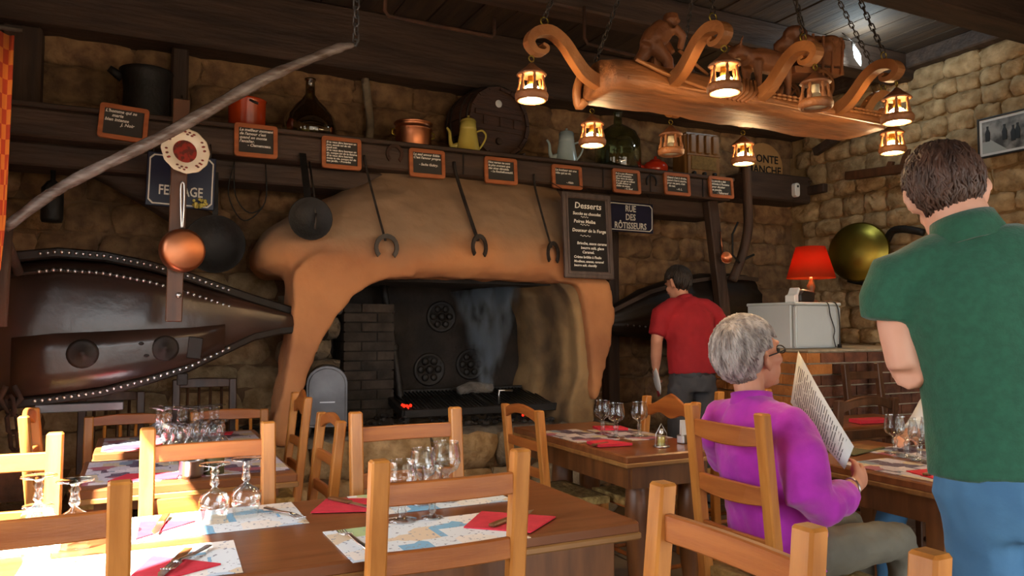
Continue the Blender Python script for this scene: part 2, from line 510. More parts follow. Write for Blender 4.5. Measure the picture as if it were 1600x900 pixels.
# rubble stones of the two walls: every stone its own piece
def stone_mesh(i, key):
    rnd = random.Random(100 + i)
    nx, nz = 6, 5
    b = B(); vs = []; fs = []
    for k in range(nz):
        for j in range(nx):
            u, w = j / (nx - 1) - 0.5, k / (nz - 1) - 0.5
            ex = max(0, (abs(u) - 0.3) / 0.2); ez = max(0, (abs(w) - 0.25) / 0.25)
            uu = u * (1 - 0.07 * ez * ez) + rnd.uniform(-0.045, 0.045); ww = w * (1 - 0.1 * ex * ex) + rnd.uniform(-0.06, 0.06)
            dep = -0.5 * (1 - 0.7 * max(ex, ez) ** 3.5) + rnd.uniform(-0.3, 0.26) * (1 - 0.6 * max(ex, ez))
            vs.append((uu, dep, ww))
    nb = len(vs)
    for k in range(nz - 1):
        for j in range(nx - 1):
            a = k * nx + j
            fs.append((a, a + 1, a + nx + 1, a + nx))
    rim = [j for j in range(nx)] + [k * nx + nx - 1 for k in range(1, nz)] + [(nz - 1) * nx + j for j in range(nx - 2, -1, -1)] + [k * nx for k in range(nz - 2, 0, -1)]
    for r in rim: vs.append((vs[r][0], 0.5, vs[r][2]))
    for q in range(len(rim)):
        q2 = (q + 1) % len(rim)
        fs.append((rim[q2], rim[q], nb + q, nb + q2))
    b.add(vs, fs, True)
    return b.mesh('wall_stone', key)
SM = [stone_mesh(i, 'stone') for i in range(9)]
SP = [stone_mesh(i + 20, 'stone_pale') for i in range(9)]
SG = [stone_mesh(i + 40, 'stone_grey') for i in range(6)]
def lay(wall, meshes, a0, a1, z0, z1, hr, wr_, place, skip, dep=(0.05, 0.09), joint=0.011):
    z = z0
    cnt = 0
    while z < z1:
        h = random.uniform(*hr)
        a = a0 - random.uniform(0, 0.2)
        while a < a1:
            w = random.uniform(*wr_) * (1.25 if h > sum(hr) / 2 else 0.9)
            c = a + w / 2
            if not skip(c, z + h / 2):
                d = random.uniform(*dep)
                o = obj('wall_stone', random.choice(meshes if not (meshes is SM and a < 0.85 and z < 1.55) else SP), wall)  # paler stones at the lower left put the wall's sunlight into colour
                place(o, c, z + h / 2, d)
                o.scale = (w - joint, d, h - joint * random.uniform(0.6, 1.2))
                cnt += 1
            a += w
        z += h
    return cnt
def pl_back(o, c, z, d):
    o.location = (c, YB - d * 0.25, z); o.rotation_euler = (random.uniform(-.03, .03), random.uniform(-.03, .03), 0)
def pl_right(o, c, z, d):
    o.location = (XR - d * 0.25, c, z); o.rotation_euler = (0, random.uniform(-.03, .03), R(-90))
random.seed(11)
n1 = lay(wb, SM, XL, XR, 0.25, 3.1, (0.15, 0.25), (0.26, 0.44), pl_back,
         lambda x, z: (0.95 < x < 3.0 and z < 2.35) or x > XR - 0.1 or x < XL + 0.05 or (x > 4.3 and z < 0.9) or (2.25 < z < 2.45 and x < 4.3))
random.seed(12)
n2 = lay(wr, SP, 2.2, YB - 0.05, 1.0, ZC - 0.03, (0.115, 0.195), (0.17, 0.34), pl_right, lambda y, z: y > YB - 0.12 or y < 2.2 or z > ZC - 0.08)

assert n1 <= 300 and n2 <= 300 and n <= 300, (n1, n2, n)
# ceiling: boards laid along y on beams along x
ce = struct(B().box((XL, YF, ZC + 0.02), (XR, YB, ZC + 0.12)).build('ceiling', 'ceilwood'))
pm = B().box((-0.5, -0.5, -0.5), (0.5, 0.5, 0.5)).mesh('ceiling_board', 'ceilwood')
nb_ = 26; bw = (XR - XL) / nb_
for i in range(nb_):
    obj('ceiling_board', pm, ce, (XL + bw * (i + 0.5), (YF + YB) / 2, ZC + 0.005 + random.uniform(-.004, .004)), 0, (bw - 0.012, YB - YF, 0.03))
for k, (y, h, w) in enumerate(((4.15, 0.22, 0.2), (3.1, 0.22, 0.2), (2.05, 0.24, 0.2), (1.0, 0.24, 0.2))):
    o = B().box((XL, y - w / 2, ZC - h), (XR, y + w / 2, ZC - 0.012)).build('trim_%d' % (k + 1), 'oldbeam', None, 0.012)
    struct(o)
struct(B().box((XL, 5.12, 3.06), (XR, YB, ZC - 0.012)).build('trim_5', 'oldbeam', None, 0.015))       # beam along the head of the back wall
struct(B().box((XR - 0.13, 2.0, 3.36), (XR, YB - 0.3, ZC - 0.012)).build('trim_6', 'oldbeam', None, 0.012))
# old timber posts against the back wall
for k, (x0, x1, z0, z1) in enumerate(((-0.74, -0.54, 2.46, 3.06), (0.16, 0.26, 2.46, 3.06))):
    struct(B().box((x0, 5.2, z0), (x1, 5.36, z1)).build('trim_%d' % (k + 7), 'oldpost', None, 0.012))

# ------------------------------------------------------------------ mantel beam and shelf
ms = thing('mantel_beam', 'long dark oak beam forming the mantel shelf over the fireplace, hung with slates', 'beam', (0, 0, 0))
MB_ = B()
MB_.box((XL, 4.7, 2.30), (4.24, 4.95, 2.455)).build('beam', 'oldbeam', ms, 0.012)
B().box((XL, 4.69, 2.457), (4.27, 5.33, 2.485)).build('shelf_board', 'oldbeam', ms, 0.006)
B().box((XL, 4.83, 2.17), (4.2, 5.1, 2.298)).build('under_beam', 'oldbeam', ms, 0.012)
b = B()
for x in (0.52, 1.93, 3.03, 3.45, 3.95): b.box((x - 0.004, 4.694, 2.31), (x + 0.004, 4.70, 2.45))
b.build('joint_line', 'board', ms)
# stub of beam beyond, against the right wall
w = thing('beam_stub', 'short dark timber block at the corner of the stone walls under the painted sign', 'beam', (0, 0, 0))
B().box((4.75, 5.05, 2.42), (5.5, 5.36, 2.66)).build('block', 'oldbeam', w, 0.015)
# curved brace at the left
br = thing('timber_brace', 'curved dark timber brace slanting under the left end of the mantel beam', 'brace', (0, 0, 0))
pts = smoothpath([(-0.45, 5.0, 2.35), (-0.15, 5.02, 2.22), (0.2, 5.05, 2.02), (0.5, 5.08, 1.8)], 5)
b = B(); b.tube(pts, [(0.06, 0.1)] * len(pts), 8, side=(0, 1, 0)); b.build('brace', 'oldbeam', br)
# ------------------------------------------------------------------ forge fireplace
fp = thing('forge_hood', 'ochre clay hood and arched legs of the open forge fireplace', 'fireplace', (0, 0, 0))
b = B()
def section(x0, x1, yf, yb, z, n=36):
    cx, hw, cy, hy = (x0 + x1) / 2, (x1 - x0) / 2, (yf + yb) / 2, (yb - yf) / 2
    out = []
    for k in range(n):
        c, s_ = math.cos(2 * PI * k / n), math.sin(2 * PI * k / n)
        out.append((cx + hw * (abs(c) ** 0.5) * (1 if c > 0 else -1), cy + hy * (abs(s_) ** 0.5) * (1 if s_ > 0 else -1), z))
    return out
secs = [(0.70, 2.86, 4.50, 5.34, 1.60), (0.63, 2.93, 4.43, 5.34, 1.645), (0.615, 2.95, 4.41, 5.34, 1.70), (0.63, 2.94, 4.42, 5.34, 1.78),
        (0.69, 2.93, 4.47, 5.34, 1.88), (0.86, 2.9, 4.55, 5.34, 2.0), (1.08, 2.86, 4.64, 5.34, 2.12), (1.3, 2.8, 4.74, 5.34, 2.24), (1.34, 2.78, 4.86, 5.34, 2.38)]
vs = []; fs = []; n = 36
for q in secs: vs += section(*q, n=n)
for i in range(len(secs) - 1):
    for k in range(n):
        l = (k + 1) % n
        fs.append((i * n + k, i * n + l, (i + 1) * n + l, (i + 1) * n + k))
fs.append(tuple(reversed(range(n)))); fs.append(tuple((len(secs) - 1) * n + k for k in range(n)))
b.add(vs, fs, True)
# left leg: swells into the lip in one sweep; right leg: a lobe tapering to a point
b.prism([(.68, .62), (.71, .8), (.75, 1.0), (.78, 1.2), (.79, 1.4), (.79, 1.62), (.9, 1.72), (1.5, 1.72), (1.5, 1.60), (1.36, 1.592), (1.24, 1.55), (1.14, 1.48), (1.04, 1.36), (.94, 1.2), (.86, .98), (.80, .77), (.775, .62)], 4.42, 4.76)
b.prism([(2.5, 1.60), (2.5, 1.72), (2.85, 1.7), (2.92, 1.58), (2.955, 1.4), (2.94, 1.2), (2.88, 1.0), (2.83, .86), (2.80, .78), (2.775, .86), (2.76, 1.05), (2.735, 1.3), (2.71, 1.5), (2.65, 1.585)], 4.43, 4.66)
hood = fuse(b, 'hood', 'clay', fp, 0.022, 5, (0.035, 0.16))
b = B()
for y0, y1, q in ((4.5, 4.7, 0.0), (4.65, 5.0, 0.03), (4.95, 5.32, 0.08)):
    b.prism([(2.62 - q, 0.62), (2.62 - q, 0.75), (2.70 - q, 1.0), (2.69 - q, 1.3), (2.62 - q, 1.52), (2.5 - q, 1.64), (2.9, 1.64), (2.89, 1.2), (2.84, 0.9), (2.84, 0.62)], y0, y1)
fuse(b, 'cheek', 'sootclay', fp, 0.03, 4, (0.03, 0.15))
B().box((1.0, 4.62, 1.58), (2.78, 5.36, 1.615)).build('throat', 'soot', fp)
# the material of the hood: greyer smoke-stained clay above, red ochre round the lip
m = MT['clay']; nt = m.node_tree; N, L = nt.nodes, nt.links
rp = next(x for x in N if x.type == 'VALTORGB')
geo = next(x for x in N if x.type == 'NEW_GEOMETRY')
sp = N.new('ShaderNodeSeparateXYZ'); L.new(geo.outputs['Position'], sp.inputs[0])
nz = N.new('ShaderNodeTexNoise'); nz.inputs['Scale'].default_value = 2.5; L.new(geo.outputs['Position'], nz.inputs['Vector'])
ad = N.new('ShaderNodeMath'); ad.operation = 'MULTIPLY_ADD'; ad.inputs[1].default_value = 0.35; L.new(nz.outputs['Fac'], ad.inputs[0]); L.new(sp.outputs[2], ad.inputs[2])
mr = N.new('ShaderNodeMapRange'); mr.inputs['From Min'].default_value = 1.86; mr.inputs['From Max'].default_value = 2.06; L.new(ad.outputs[0], mr.inputs['Value'])
mx = N.new('ShaderNodeMix'); mx.data_type = 'RGBA'; mx.inputs['B'].default_value = srgb('#927458')
L.new(mr.outputs[0], mx.inputs['Factor']); L.new(rp.outputs[0], mx.inputs['A']); L.new(mx.outputs['Result'], N['Principled BSDF'].inputs['Base Color'])

# hearth block with its big facing stones
he = thing('forge_hearth', 'raised stone hearth of the forge with ash on top', 'hearth', (0, 0, 0))
B().box((0.62, 4.5, 0.0), (2.95, 5.38, 0.60)).build('core', 'mortar', he)
b = B(); nx, ny = 36, 14; vs = []; fs = []
for j in range(ny + 1):
    for i in range(nx + 1):
        vs.append((0.62 + 2.33 * i / nx, 4.46 + 0.92 * j / ny, 0.645 + random.uniform(-.012, .012) - (0.045 if j == 0 else 0)))
for j in range(ny):
    for i in range(nx):
        a = j * (nx + 1) + i; fs.append((a, a + 1, a + nx + 2, a + nx + 1))
b.add(vs, fs, True); b.build('ash_bed', 'ash', he)
random.seed(5)
z = 0.02
for h in (0.2, 0.2, 0.22):
    x = 0.66
    while x < 2.9:
        wdt = random.uniform(0.24, 0.46)
        if x + wdt > 2.98: wdt = 2.98 - x
        if wdt > 0.12:
            o = obj('hearth_stone', random.choice(SG if x > 1.75 else SP), he, (x + wdt / 2, 4.47, z + h / 2), 0, (wdt - 0.015, 0.12, h - 0.012))  # left stones paler: the window light there is put into their colour
        x += wdt
    z += h
# iron back wall of the hearth
bw_ = thing('fireback', 'soot-black back of the hearth with round cast-iron rosettes', 'fireback', (0, 0, 0))
B().box((1.0, 5.26, 0.62), (2.78, 5.34, 1.62)).build('back_plate', 'soot', bw_)
for (x, z, r) in ((1.99, 1.37, 0.115), (1.9, 0.99, 0.12), (2.22, 1.02, 0.115)):
    b = B()
    b.lathe([(r, 0), (r, 0.012), (r * 0.9, 0.022), (r * 0.8, 0.012), (r * 0.55, 0.01)], 20, (x, 5.262, z), (0, -1, 0))
    for k in range(6):
        a = PI * k / 3; b.ball((x + 0.55 * r * math.cos(a), 5.245, z + 0.55 * r * math.sin(a)), (r * 0.22, 0.012, r * 0.22), 8, 5)
    b.ball((x, 5.24, z), (r * 0.25, 0.018, r * 0.25), 8, 5)
    b.build('rosette', 'blackiron', bw_)
# brick pier on the left inside the hearth
pi_ = thing('brick_pier', 'narrow sooty brick pier inside the left of the hearth', 'brickwork', (0, 0, 0))
B().box((1.215, 4.96, 0.6), (1.53, 5.24, 1.44)).build('mortar', 'soot', pi_)
mk('pierbrick', '#3d352e', '#26201b', rough=0.95, scale=9, bump=0.4, coord='Position', rnd=0.3)
bm_ = B().box((-.5, -.5, -.5), (.5, .5, .5)).mesh('brick', 'pierbrick')
z = 0.64; k = 0
while z < 1.42:
    xs = ((1.205, 1.42), (1.43, 1.54)) if k % 2 else ((1.205, 1.315), (1.325, 1.54))
    for x0, x1 in xs:
        obj('brick', bm_, pi_, ((x0 + x1) / 2, 5.1, z + 0.025), 0, (x1 - x0, 0.30, 0.052))
    z += 0.063; k += 1
# rough dark stones behind the left leg
rk = thing('hearth_rubble', 'rough grey rubble stones stacked in the dark behind the left leg', 'rubble', (0, 0, 0))
random.seed(3)
for (x, y, z, sx, sz) in ((1.0, 5.0, 0.78, 0.3, 0.24), (1.06, 5.05, 1.0, 0.26, 0.18), (0.98, 5.02, 1.15, 0.3, 0.16), (1.07, 5.05, 1.29, 0.24, 0.14), (0.98, 5.0, 1.42, 0.3, 0.15)):
    o = obj('stone', random.choice(SG), rk, (x, y, z), 0, (sx, 0.3, sz)); o.rotation_euler = (0, random.uniform(-.15, .15), random.uniform(-.2, .2))
# leaning iron bar
o = B(); o.tube(smoothpath([(1.62, 5.0, 0.68), (1.58, 5.06, 1.1), (1.51, 5.12, 1.6)], 4), 0.028, 8)
for z_, x_ in ((0.9, 1.6), (1.15, 1.575), (1.4, 1.545)): o.ball((x_, 5.05 + (z_ - 0.9) * 0.09, z_), (0.042, 0.04, 0.05), 8, 6)
tag(o.build('iron_fire_bar', 'blackiron'), 'knobbly black iron bar leaning upright against the sooty brick pier', 'iron bar')
# grill
gr = thing('iron_grill', 'long black iron grill raised over the coals on the hearth', 'grill', (0, 0, 0))
GX0, GX1, GY0, GY1, GA, GZ = 1.52, 2.72, 4.66, 5.12, 0.75, 0.84        # tilted: front lower than back
b = B()
b.bar((GX0, GY0, GA), (GX1, GY0, GA), 0.03, 0.05, (0, 1, 0)); b.bar((GX0, GY1, GZ), (GX1, GY1, GZ), 0.03, 0.05, (0, 1, 0))
b.bar((GX0, GY0, GA), (GX0, GY1, GZ), 0.03, 0.05); b.bar((GX1, GY0, GA), (GX1, GY1, GZ), 0.03, 0.05); b.bar((2.12, GY0, GA), (2.12, GY1, GZ), 0.03, 0.05)
b.build('frame', 'blackiron', gr, 0.004)
b = B()
for i in range(44):
    x = GX0 + (GX1 - GX0) * (i + 0.5) / 44; b.tube([(x, GY0, GA + 0.01), (x, GY1, GZ + 0.01)], 0.006, 5)
b.build('grill_bars', 'blackiron', gr, kind='stuff')
for x in (GX0 + 0.02, GX1 - 0.02):
    for y, z in ((GY0 + 0.02, GA), (GY1 - 0.02, GZ)): B().bar((x, y, 0.62), (x, y, z), 0.03, 0.03).build('leg', 'blackiron', gr)
b = B(); b.tube([(2.2, GY0 + 0.05, GA + 0.03), (2.2, GY0 + 0.05, GA + 0.12), (2.3, GY0 + 0.05, GA + 0.115)], 0.008, 6); b.build('handle', 'steel', gr)
# coals and embers
co = B(); random.seed(9)
for i in range(160):
    x, y = random.uniform(1.2, 2.7), random.uniform(4.6, 5.15)
    r = random.uniform(0.012, 0.03); co.ball((x, y, 0.655 + r * 0.5 + 0.1 * random.random() * math.exp(-((x - 1.6) / 0.25) ** 2)), (r, r * 0.8, r * 0.6), 6, 4, False)
tag(co.build('charcoal_bed', 'coal', kind='stuff'), 'spread of black charcoal lumps under the iron grill', 'charcoal')
for i, (x, y, lab) in enumerate(((1.56, 4.77, 'cluster of glowing red embers at the left end of the grill'), (2.34, 4.63, 'small glowing red ember below the middle of the grill'))):
    em = B()
    for k in range(9 if i == 0 else 2):
        em.ball((x + random.uniform(-.04, .04) * (1 - i * .7), y + random.uniform(-.02, .02), (0.785 if i == 0 else 0.715) + random.uniform(-.008, .012)), (0.011, 0.009, 0.012), 6, 4, False)
    tag(em.build('ember', 'ember'), lab, 'embers')
lg = B(); lg.tube([(2.02, 5.0, 0.85), (2.12, 5.02, 0.87), (2.28, 5.0, 0.86)], [0.03, 0.045, 0.035], 8)
tag(lg.build('charred_log', 'ash'), 'ash-grey charred log end lying on the back of the grill', 'log')
b = B(); b.tube([(1.12, 4.53, 0.70), (1.75, 4.48, 0.67)], 0.017, 7)
tag(b.build('poker', 'rust'), 'rusty iron poker lying along the front edge of the hearth', 'poker')
# smoke: a real volume over the grill
sm = B(); sm.tube(smoothpath([(2.22, 5.0, 0.86), (2.26, 5.0, 1.0), (2.25, 5.0, 1.2), (2.22, 5.02, 1.42), (2.2, 5.02, 1.57)], 4), lerpr([0.1, 0.16, 0.24, 0.28, 0.3], 4), 14)
so = sm.build('smoke', None)  if False else None
me = sm.mesh('smoke')
m = bpy.data.materials.new('smoke'); m.use_nodes = True; nt = m.node_tree; N, L = nt.nodes, nt.links
N.remove(N['Principled BSDF'])
pv = N.new('ShaderNodeVolumePrincipled'); pv.inputs['Color'].default_value = (0.75, 0.85, 1.0, 1); pv.inputs['Anisotropy'].default_value = 0.2
geo = N.new('ShaderNodeNewGeometry'); nz = N.new('ShaderNodeTexNoise'); nz.inputs['Scale'].default_value = 6.5; nz.inputs['Detail'].default_value = 3
mp = N.new('ShaderNodeMapping'); mp.inputs['Scale'].default_value = (1.6, 1.6, 0.6); L.new(geo.outputs['Position'], mp.inputs[0]); L.new(mp.outputs[0], nz.inputs['Vector'])
mr = N.new('ShaderNodeMapRange'); mr.inputs['From Min'].default_value = 0.46; mr.inputs['From Max'].default_value = 0.75; mr.inputs['To Max'].default_value = 60.0
sx = N.new('ShaderNodeSeparateXYZ'); L.new(geo.outputs['Position'], sx.inputs[0])
def mth(op, a, b_):
    q = N.new('ShaderNodeMath'); q.operation = op
    for i, v in enumerate((a, b_)):
        if hasattr(v, 'links'): L.new(v, q.inputs[i])
        else: q.inputs[i].default_value = v
    return q.outputs[0]
dx = mth('SUBTRACT', sx.outputs[0], 2.24); dy = mth('SUBTRACT', sx.outputs[1], 5.0)
rr_ = mth('SQRT', mth('ADD', mth('MULTIPLY', dx, dx), mth('MULTIPLY', dy, dy)), 0.0)
RR_ = mth('ADD', mth('MULTIPLY', mth('SUBTRACT', sx.outputs[2], 0.86), 0.3), 0.06)
fall = mth('MAXIMUM', mth('SUBTRACT', 1.0, mth('DIVIDE', rr_, RR_)), 0.0)
L.new(nz.outputs['Fac'], mr.inputs['Value']); L.new(mth('MULTIPLY', mr.outputs[0], fall), pv.inputs['Density']); L.new(pv.outputs[0], N['Material Output'].inputs['Volume'])
me.materials.append(m)
so = obj('smoke', me); tag(so, 'bluish smoke rising from the grill into the hood', 'smoke', None, 'stuff')
# grey sheet-metal firebox
sc = thing('metal_firebox', 'grey sheet-metal firebox with arched front standing on the hearth by the clay leg', 'firebox', (1.0, 4.5, 0.66), R(-12))
prof = [(-0.115, 0.06), (0.115, 0.06), (0.115, 0.31)] + [(0.115 * math.cos(a), 0.31 + 0.1 * math.sin(a)) for a in [PI * k / 10 for k in range(1, 10)]] + [(-0.115, 0.31)]
B().prism(prof, -0.02, 0.26, True).build('body', 'zinc', sc)
pr2 = [(x * 0.9, 0.235 + (z - 0.235) * 0.93) for x, z in prof]
B().prism(pr2, -0.028, -0.018).build('door', 'zinc', sc, 0.003)
B().box((-0.04, -0.034, 0.2), (0.045, -0.027, 0.206)).build('latch', 'steel', sc)
for x in (-0.09, 0.09):
    for y in (0.0, 0.23): B().tube([(x, y, 0.07), (x * 1.12, y, 0.0)], [0.012, 0.007], 6).build('leg', 'iron', sc)
# hanging hook in the dark
b = B(); b.chain((1.12, 4.78, 1.62), (1.13, 4.78, 1.46), 0.05, 0.03, 0.005); b.ball((1.13, 4.78, 1.42), (0.03, 0.025, 0.05), 8, 6)
tag(b.build('hanging_hook', 'zinc'), 'small grey hook and weight hanging in the dark under the left of the arch', 'hook')
# ------------------------------------------------------------------ slates on the beam
SL = [(-0.09, 2.415, 0.196, "L'homme qui se\n     marie\nbien intense\n            J. Noir", 'first small slate at the far left of the beam, crossed by the grey lever pole', 3.5),
      (0.607, 2.39, 0.2, "Le meilleur moment\nde l'amour c'est\nquand on monte\nl'escalier.\n       - Clemenceau.", 'small slate under the orange pot, ending with the name Clemenceau', 0),
      (1.113, 2.367, 0.2, "Si tu veux être heureux un\njour, saoule toi de vin\njeudi soir.\nSi tu veux être heureux un\nan, occupe toi de ta femme.\nSi tu veux être heureux\ntoute ta vie, occupe toi de\nton jardin. - Proverbe", 'small slate crowded with eight lines, below the dark demijohn', 0),
      (1.671, 2.356, 0.188, "Le seul amour fidèle\nC'est l'amour propre\n\n      - Sacha Guitry.", 'small slate under the copper pot, beside the horseshoe', 0),
      (2.2, 2.355, 0.184, "Nos vertus ne sont\nle plus souvent que\ndes vices déguisés.\n   - La Rochefoucauld.", 'small slate under the barrel', 0),
      (2.718, 2.356, 0.172, "Le bonheur est une\nidée qui se vit.\n\n\n              - Alain", 'small slate under the pale blue coffee pot and over the dessert board', 0),
      (3.224, 2.368, 0.182, "Il n'y a pas d'homme\nqui soit nécessaire\nPour vivre de mieux\nIl en est qui se mêlent\nIl suffit d'aimer et\nd'aller de mieux.\n              - G. Sand", 'small slate under the clear demijohn, right of the dessert board', 0),
      (3.688, 2.384, 0.174, "Quand c'est à droite,\nquand c'est à gauche,\npour ma part, c'est\n  du nez.\n              - A. L.", 'small slate below the vintage radio', 0),
      (4.12, 2.395, 0.17, "La parole a été\ndonnée à l'homme\npour déguiser\nsa pensée.\n       - Talleyrand", 'last small slate at the right end of the beam', 0)]
for x, z, h, tx, lab, tilt in SL:
    t = thing('slate_board', lab, 'slate', (x, 4.69, z), 0, 'framed slates on the mantel beam')
    t.rotation_euler = (R(-5), R(tilt), 0)
    w = 0.245
    b = B(); b.ring(rrect(w, h, 0.018), rrect(w - 0.05, h - 0.05, 0.004), -0.016, 0.004); b.build('frame', 'slateframe', t, 0.002)
    B().box((-w / 2 + 0.02, -0.008, -h / 2 + 0.02), (w / 2 - 0.02, 0.0, h / 2 - 0.02)).build('slate_panel', 'slate', t)
    n = tx.count('\n') + 1
    wid = max(len(l) for l in tx.split('\n'))
    sz = min((h - 0.055) / n * 1.02, (w - 0.062) / wid * 2.5)
    text(tx, sz, 'chalk', t, (-w / 2 + 0.029, -0.009, h / 2 - 0.028 - sz * 0.75), shear=0.25, name='chalk_writing', bold=0.0007)

# ------------------------------------------------------------------ dessert board and street signs
db = thing('dessert_board', 'tall black dessert chalkboard in a grey wooden frame hanging from the beam', 'chalkboard', (2.70, 4.385, 1.905), 0)
db.scale = (0.95, 0.95, 0.95)
db.rotation_euler = (R(-5), R(0.6), 0)
for x in (-.12, .12): B().tube([(x, 0.012, .29), (x, 0.12, .36), (x, 0.31, .47)], 0.003, 5).build('hanging_cord', 'iron', db)
b = B(); b.ring([(-.2, -.305), (.2, -.305), (.2, .305), (-.2, .305)], [(-.155, -.255), (.155, -.255), (.155, .262), (-.155, .262)], -0.02, 0.01); b.build('frame', 'boardframe', db, 0.005)
b = B(); b.ring([(-.175, -.278), (.175, -.278), (.175, .283), (-.175, .283)], [(-.163, -.265), (.163, -.265), (.163, .271), (-.163, .271)], -0.027, -0.019); b.build('inner_moulding', 'boardframe', db)
B().box((-.16, -0.006, -.26), (.16, 0.004, .27)).build('panel', 'board', db)
for s_, z, sz, x in (("Desserts", .195, .062, -.1), ("Succès au chocolat", .148, .03, -.115), ("Poires Melba", .09, .034, -.11), ("Douceur de la Forge", .026, .033, -.125),
                    ("Brioche, sauce caramel,", -.064, .027, -.09), ("beurre salé, glace", -.096, .027, -.06), ("Caramel.", -.127, .027, -.05), ("Crème brûlée à l'huile", -.162, .025, -.12),
                    ("Moelleux, ananas, caramel", -.192, .023, -.12), ("beurre salé, chantilly", -.22, .022, -.12)):
    text(s_, sz, 'chalk', db, (x, -0.007, z), shear=0.12, name='chalk_writing', bold=0.0006)

HOOKS = []
for k, (x, z, w_) in enumerate(((-.02, .133, .06), (-.02, .077, .075), (-.02, -.002, .085))):
    B().tube([(x - w_ / 2 + w_ * i / 12, -0.008, z + 0.005 * math.sin(i * 1.6)) for i in range(13)], 0.0018, 5).build('chalk_flourish', 'chalk', db)
def street(name, lab, x, y, z, w, h, lines, sz, lw, ry=0, cond=0.8):
    t = thing(name, lab, 'sign', (x, y, z)); t.rotation_euler = (0, R(ry), 0)
    B().box((-w / 2, -0.006, -h / 2), (w / 2, 0.006, h / 2)).build('plate', 'enamelblue', t, 0.004)
    def oct_(a, b_, c): return [(-a + c, -b_), (a - c, -b_), (a, -b_ + c), (a, b_ - c), (a - c, b_), (-a + c, b_), (-a, b_ - c), (-a, -b_ + c)]
    B().ring(oct_(w / 2 - .012, h / 2 - .012, .022), oct_(w / 2 - .012 - lw, h / 2 - .012 - lw, .020), -0.009, -0.005).build('border', 'enamelwhite', t)
    for x in (-w / 2 + .03, w / 2 - .03): B().tube([(x, 0.004, h / 2 - .02), (x, 0.0, h / 2 + .05), (x, 0.06, h / 2 + .09)], 0.004, 5).build('hook', 'iron', t)
    for s_, zz in lines:
        text(s_, sz, 'enamelwhite', t, (0, -0.0075, zz), align='CENTER', name='lettering', bold=0.0012).scale = (cond, 1, 1)
    return t
street('street_sign', 'dark blue enamel street sign reading RUE DES RÔTISSEURS', 3.3, 4.75, 2.115, 0.42, 0.225, (("RUE", .042), ("DES", -.022), ("RÔTISSEURS", -.086)), 0.066, 0.006, 0.3)
street('enamel_sign', 'blue enamel sign FERRAGE, partly hidden behind the plate and batten', 0.205, 4.64, 2.11, 0.355, 0.30, (("FERRAGE", -.082),), 0.076, 0.007, 1.5, 0.74)
# painted wall sign
ps = thing('painted_wall_sign', 'ochre half-round panel lettered MONTE MANCHE on the wall by the corner', 'sign', (5.1, 5.27, 2.80))
prof = [(-0.2, -0.12), (0.26, -0.12)] + [(0.03 + 0.23 * math.cos(a), -0.02 + 0.2 * math.sin(a)) for a in [PI * k / 12 for k in range(13)]] + [(-0.2, -0.02)]
B().prism(prof, -0.015, 0.015).build('panel', 'plaster', ps)
text("MONTE", 0.1, 'board', ps, (0.03, -0.018, 0.0), align='CENTER', bold=0.002)
text("MANCHE", 0.1, 'board', ps, (0.03, -0.018, -0.1), align='CENTER', bold=0.002)

# ------------------------------------------------------------------ ironwork hanging from the beam
def horseshoe(b, c, r, w, th, up=1, ry=0.0, gap=50):
    o = len(b.v)
    out = []; inn = []
    for k in range(15):
        a = R(-90 + gap / 2 + (360 - gap) * k / 14)
        out.append((r * math.cos(a), r * 1.1 * math.sin(a) * up)); inn.append(((r - w) * math.cos(a), (r - w) * 1.1 * math.sin(a) * up))
    vs = [(x, -th, z) for x, z in out] + [(x, -th, z) for x, z in inn] + [(x, th, z) for x, z in out] + [(x, th, z) for x, z in inn]
    fs = []
    for k in range(14):
        fs += [(k, k + 1, 16 + k, 15 + k), (31 + k, 30 + k, 45 + k, 46 + k), (k + 1, k, 30 + k, 31 + k), (15 + k, 16 + k, 46 + k, 45 + k)]
    fs += [(0, 15, 45, 30), (14, 44, 59, 29)]
    b.add(vs, fs)
    b.xf(Matrix.Translation(c) @ Matrix.Rotation(ry, 4, 'Z'), o)
for i, (x, z0, z1, lean, rot, lab) in enumerate(((1.255, 2.37, 1.81, 0.06, 0.0, 'thin iron rod with a horseshoe end hanging left, over the clay hood'),
                                                 (1.858, 2.385, 1.84, 0.055, 0.45, 'thick iron rod with a horseshoe end hanging over the middle of the hood'),
                                                 (2.454, 2.355, 1.82, -0.015, 0.5, 'thin iron rod with a horseshoe end hanging beside the dessert board'))):
    t = thing('horseshoe_hook', lab, 'hook', (0, 0, 0), 0, 'horseshoe hooks on the mantel beam')
    b = B(); p = smoothpath([(x, 4.685, z0), (x + lean * 0.2, 4.66, z0 - 0.1), (x + lean * 0.6, 4.54, (z0 + z1) / 2 - 0.05), (x + lean, 4.41, z1)], 4)
    b.tube(p, [0.0075 if i != 1 else 0.012] * len(p), 7); b.build('rod', 'iron', t)
    b = B(); horseshoe(b, (x + lean, 4.385, z1 - 0.045), 0.075, 0.024, 0.006, 1, rot, 90); b.build('horseshoe', 'iron', t)
b = B(); horseshoe(b, (1.455, 4.692, 2.40), 0.058, 0.02, 0.006, 1, 0, 80)
tag(b.build('horseshoe', 'rust'), 'old horseshoe nailed open end down on the beam left of the copper pot', 'horseshoe')
b = B(); horseshoe(b, (3.455, 4.69, 2.385), 0.05, 0.008, 0.006, 1, 0, 120)
tag(b.build('iron_ring', 'blackiron'), 'thin open iron ring on the beam between two slates near the radio', 'ring')
